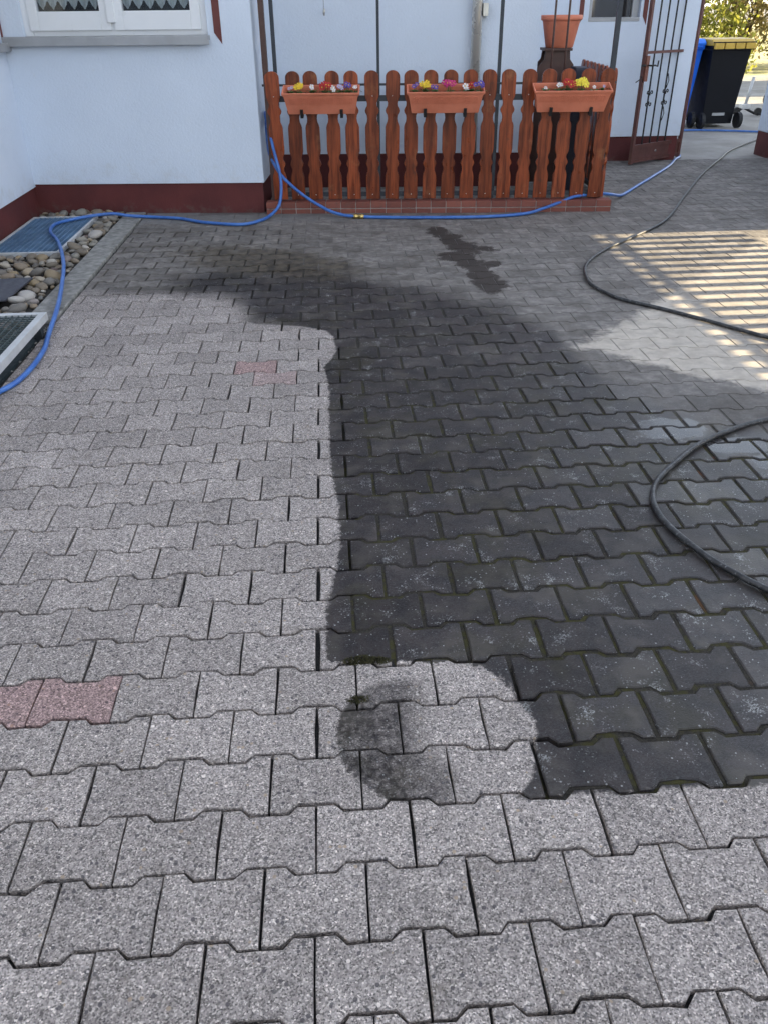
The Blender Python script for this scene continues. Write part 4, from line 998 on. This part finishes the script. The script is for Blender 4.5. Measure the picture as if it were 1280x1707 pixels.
# hand cart of grey tubes beyond the bins
cart = tag(empty('hand_cart', (6.62, 12.85, 0), R(0)), 'grey tubular hand cart leaning beyond the black bin', 'cart')
MB().tube([(-.06, 0, .14), (0.0, 0.02, .52)], .024, 8).build('pole', M_GALV, cart)
MB().box(-.13, .0, -.06, .06, .085, .155).build('foot', M_GALV, cart, bevel=.008)
MB().tube([(-.25, -.05, .03), (-.08, 0, .10), (.06, -.1, .03), (.30, -.3, .02)], .018, 8).build('frame_tube', M_IRON, cart)
for x, y in ((-.18, .0), (.10, -.12)): MB().tube([(x, y - .02, .055), (x, y + .02, .055)], .055, 12).build('wheel', M_IRON, cart)
trol = tag(empty('reel_stand', (6.98, 12.75, 0)), 'dark metal reel stand with thin legs behind the white pillar', 'stand')
for x, y in ((-.15, 0), (-.08, .1), (.12, 0), (.15, .1)): MB().tube([(x * 1.3, y, .0), (x, y * .6, .22)], .012, 6).build('leg', M_IRON, trol)
MB().tube([(-.16, .03, .22), (.18, .03, .22)], .07, 12).build('drum', M_IRON, trol)
MB().tube([(-.16, .0, .25), (-.05, 0, .36), (.06, 0, .33)], .010, 6).build('handle', simple('orange_grip', (0.55, 0.14, 0.04), .5), trol)

# ------------------------------------------------------------------ right hand boundary: white pillar wall, unseen screen wall added to cut off the sun stripes
WX = 4.96
wall = tag(empty('boundary_wall', (WX, 7.8, 0)), 'white gate pillar and low wall with brown plinth at the right picture edge', 'wall')
wi = Vector(wall.location); fw3 = lambda x, y, z: tuple(Vector((x, y, z)) - wi)
MB().box(WX, WX + .36, 8.70, 9.06, 0.245, 1.75, fr=fw3).build('pillar', M_STUCCO, wall, bevel=0.012)
MB().box(WX + .008, WX + .352, 8.71, 9.05, -0.1, 0.243, fr=fw3).build('plinth', M_PLINTH, wall)
MB().box(WX - .03, WX + .39, 8.67, 9.09, 1.751, 1.82, fr=fw3).build('coping', M_ROOF, wall, bevel=0.008)
MB().box(WX + .06, WX + .30, 5.86, 8.698, 0.0, 0.95, fr=fw3).build('wall_panel', M_STUCCO, wall, bevel=0.01)
shade_wall = tag(empty('added_screen_wall', (WX, 2.5, 0)), 'unseen white screen wall with a slatted opening, added to cut off the sun stripes', 'wall')
gi = Vector(shade_wall.location); fg = lambda x, y, z: tuple(Vector((x, y, z)) - gi)
OT = 1.15; OY0, OY1 = 1.9, 5.45  # added wall: its opening height sets where the sun stripes end
MB().box(WX, WX + .25, 1.55, OY0, 0.0, 1.80, fr=fg).box(WX, WX + .25, OY1, 5.80, 0.0, 1.80, fr=fg).box(WX, WX + .25, OY0, OY1, OT, 1.80, fr=fg).build('wall', M_STUCCO, shade_wall)
MB().box(WX - .04, WX + .29, 1.5, 5.84, 1.801, 1.85, fr=fg).build('coping', M_ROOF, shade_wall, bevel=0.006)
# unseen houses added to shade the yard; gaps between them let the sun through
def add_sun_block(name, x0, y0, y1, h, label):
    e = tag(empty(name, (x0, (y0 + y1) / 2, 0)), label, 'house', 'unseen houses added to block the sun')
    yc = (y0 + y1) / 2
    MB().box(0, 8.0, y0 - yc, y1 - yc, -.03, h).build('wall', M_STUCCO, e)
    MB().prism([(-.3, h), (8.3, h), (4.0, h + 2.6)], y0 - yc, y1 - yc, lambda a, b, t_: (a, t_, b + .002)).build('roof', M_ROOF, e)
    n = max(1, int((y1 - y0) / 2.6))
    for fl in range(max(1, int(h / 3))):
        for i in range(n):
            yy_ = (y0 - yc) + (y1 - y0) * (i + .5) / n
            w_ = MB().box(-.05, .02, yy_ - .55, yy_ + .55, fl * 2.9 + 1.0, fl * 2.9 + 2.3).build('window', M_PVC, e)
            MB().box(-.056, -.0505, yy_ - .48, yy_ + .48, fl * 2.9 + 1.07, fl * 2.9 + 2.23).build('pane', M_MIRROR, w_)
    return e
add_sun_block('sun_block_house', 22.0, -16.0, 2.15, 10.4, 'unseen white house added to block the sun, southernmost of three')
add_sun_block('sun_block_house', 22.0, 6.02, 14.8, 10.4, 'unseen white house added to block the sun, middle of three')
lk = tag(empty('sun_block_link', (22.0, 4.0, 0)), 'unseen wall slab added high between two houses to block the sun', 'building')
MB().box(0.05, 0.40, -1.849, 2.019, 7.85, 13.5).build('wall', M_STUCCO, lk)  # added slab above the gap, blocks the higher sun rays
add_sun_block('sun_block_house', 22.0, 16.1, 19.6, 5.5, 'small unseen white house added to cast a shade band, northernmost of three')
sf = tag(empty('slatted_fence', (WX + .10, OY0, 0)), 'brown wooden slatted fence filling the opening of the added screen wall', 'fence')
M_SLAT = simple('slat_wood', (0.16, 0.075, 0.035), 0.7, 0, 0.2, 8)
n = int((OY1 - OY0) / 0.150)
for i in range(n):
    y = 0.06 + i * 0.150
    z0_ = 0.02
    if y > 3.05: z0_ = 0.69  # end slats raised to let a full patch of sun through
    MB().box(-.010, .010, y, y + 0.078, z0_, OT - .006).build('slat', M_SLAT, sf)
MB().box(.0105, .03, 0.01, OY1 - OY0 - .01, 1.047, 1.078).build('rail', M_SLAT, sf)
MB().box(.0105, .03, 0.01, 3.0, .02, .05).build('rail', M_SLAT, sf)

# ------------------------------------------------------------------ background: lawn, hedge shrubs
t = NT('dry_lawn'); p = t.geo(); c = t.mix(t.ss(t.noise(p, 3, 5), 0.35, 0.7), (0.34, 0.34, 0.16), (0.48, 0.45, 0.27)); t.bump(t.noise(p, 40, 4), .5, .03); M_LAWN = t.set(c, .9)
me = bpy.data.meshes.new('lawn'); me.from_pydata([(-20, 21.0, -.003), (60, 21.0, -.003), (60, 80, -.003), (-20, 80, -.003)], [], [(0, 1, 2, 3)])
tag(link('lawn', me, None, M_LAWN), kind='structure')
def leaf_mat(name, a, b):
    t = NT(name); p = t.geo(); c = t.mix(t.ss(t.noise(p, 5, 4), 0.3, 0.7), a, b)
    t.set(c, 0.55); tl = t.n.new('ShaderNodeBsdfTranslucent'); t.put(tl.inputs[0], c); mx = t.n.new('ShaderNodeMixShader'); mx.inputs[0].default_value = .35
    t.t.links.new(t.b.outputs[0], mx.inputs[1]); t.t.links.new(tl.outputs[0], mx.inputs[2]); t.t.links.new(mx.outputs[0], t.out.inputs[0]); return t.mat
M_LF1 = leaf_mat('yellow_green_leaves', (0.20, 0.23, 0.03), (0.38, 0.36, 0.07)); M_LF2 = leaf_mat('olive_leaves', (0.20, 0.16, 0.05), (0.36, 0.28, 0.11))
M_BARK = simple('bark', (0.10, 0.07, 0.05), .9, 0, .3, 10)
def shrub(loc, rx, h, mat, label, seed, n=5000, name='shrub', cat='shrub', leaf=.07):
    rg = random.Random(seed); e = tag(empty(name, loc), label, cat, 'shrubs behind the driveway')
    mb = MB()
    for k_ in range(7):
        w = rg.uniform(0, 6.28); d = rx * rg.uniform(.2, .7)
        mb.tube([(0.1 * math.cos(w), .1 * math.sin(w), 0), (d * .5 * math.cos(w), d * .5 * math.sin(w), h * .45), (d * math.cos(w), d * math.sin(w), h * .85)], [.04, .028, .01], 6)
    mb.build('trunk', M_BARK, e)
    cl = [(rg.uniform(-.8, .8) * rx, rg.uniform(-.8, .8) * rx, rg.uniform(.12, .9) * h, rg.uniform(.25, .45) * rx) for _ in range(26)]
    mb = MB()
    for i in range(n):
        cx, cy, cz, cr = rg.choice(cl)
        v = Vector((rg.gauss(0, 1), rg.gauss(0, 1), rg.gauss(0, 1))).normalized() * cr * rg.uniform(.55, 1.05)
        c_ = Vector((cx, cy, max(cz, .05))) + v
        if c_.z < .03: c_.z = .03 + rg.random() * .2
        a = Vector((rg.gauss(0, 1), rg.gauss(0, 1), rg.gauss(0, 1))).normalized(); b = a.cross(Vector((rg.gauss(0, 1), rg.gauss(0, 1), rg.gauss(0, 1)))).normalized()
        s = leaf * rg.uniform(.6, 1.3)
        mb.add([c_ - a * s, c_ + b * s * .45, c_ + a * s, c_ - b * s * .45], [(0, 1, 2, 3)])
    mb.build('crown', mat, e, fix=False); return e
shrub((9.2, 22.5, 0), 1.5, 3.0, M_LF1, 'sunlit yellow green shrub right behind the gate and bins', 1)
shrub((11.0, 23.6, 0), 1.5, 3.4, M_LF2, 'olive brown shrub between two yellow green shrubs', 2)
shrub((12.4, 22.8, 0), 1.3, 2.6, M_LF1, 'yellow green shrub at the right picture edge', 3)
shrub((7.4, 24.5, 0), 1.7, 3.4, M_LF1, 'yellow green shrub mostly hidden behind the white wall', 4)
shrub((14.3, 24.5, 0), 1.9, 3.6, M_LF2, 'olive shrub beyond the right picture edge', 5)

# ------------------------------------------------------------------ moss tufts in the joints
M_MOSS = simple('moss', (0.040, 0.036, 0.012), .95, 0, .4, 90)
def moss(x, y, r_, n, label, seed):
    rg = random.Random(seed); mb = MB()
    for i in range(n):
        w = rg.uniform(0, 6.28); d = r_ * math.sqrt(rg.random()); px_, py_ = d * math.cos(w), d * .45 * math.sin(w); hh = rg.uniform(.004, .014) * (1.2 - d / r_)
        a = rg.uniform(0, 6.28); s = rg.uniform(.002, .004); lx, ly = rg.gauss(0, .004), rg.gauss(0, .004)
        mb.add([(px_ - s * math.cos(a), py_ - s * math.sin(a), 0), (px_ + s * math.cos(a), py_ + s * math.sin(a), 0), (px_ + lx, py_ + ly, hh)], [(0, 1, 2)])
    o = mb.build('moss_tuft', M_MOSS, None, fix=False); o.location = (x, y, -.002); tag(o, label, 'moss', 'moss tufts in the paving joints')
moss(.115, .826, .045, 420, 'moss tuft at the upper left of the washed tongue', 1)
moss(.165, .822, .03, 200, 'small moss tuft on the upper edge of the washed tongue', 2)
moss(.105, .682, .035, 260, 'moss tuft on the joint inside the rubbed dark circle', 3)
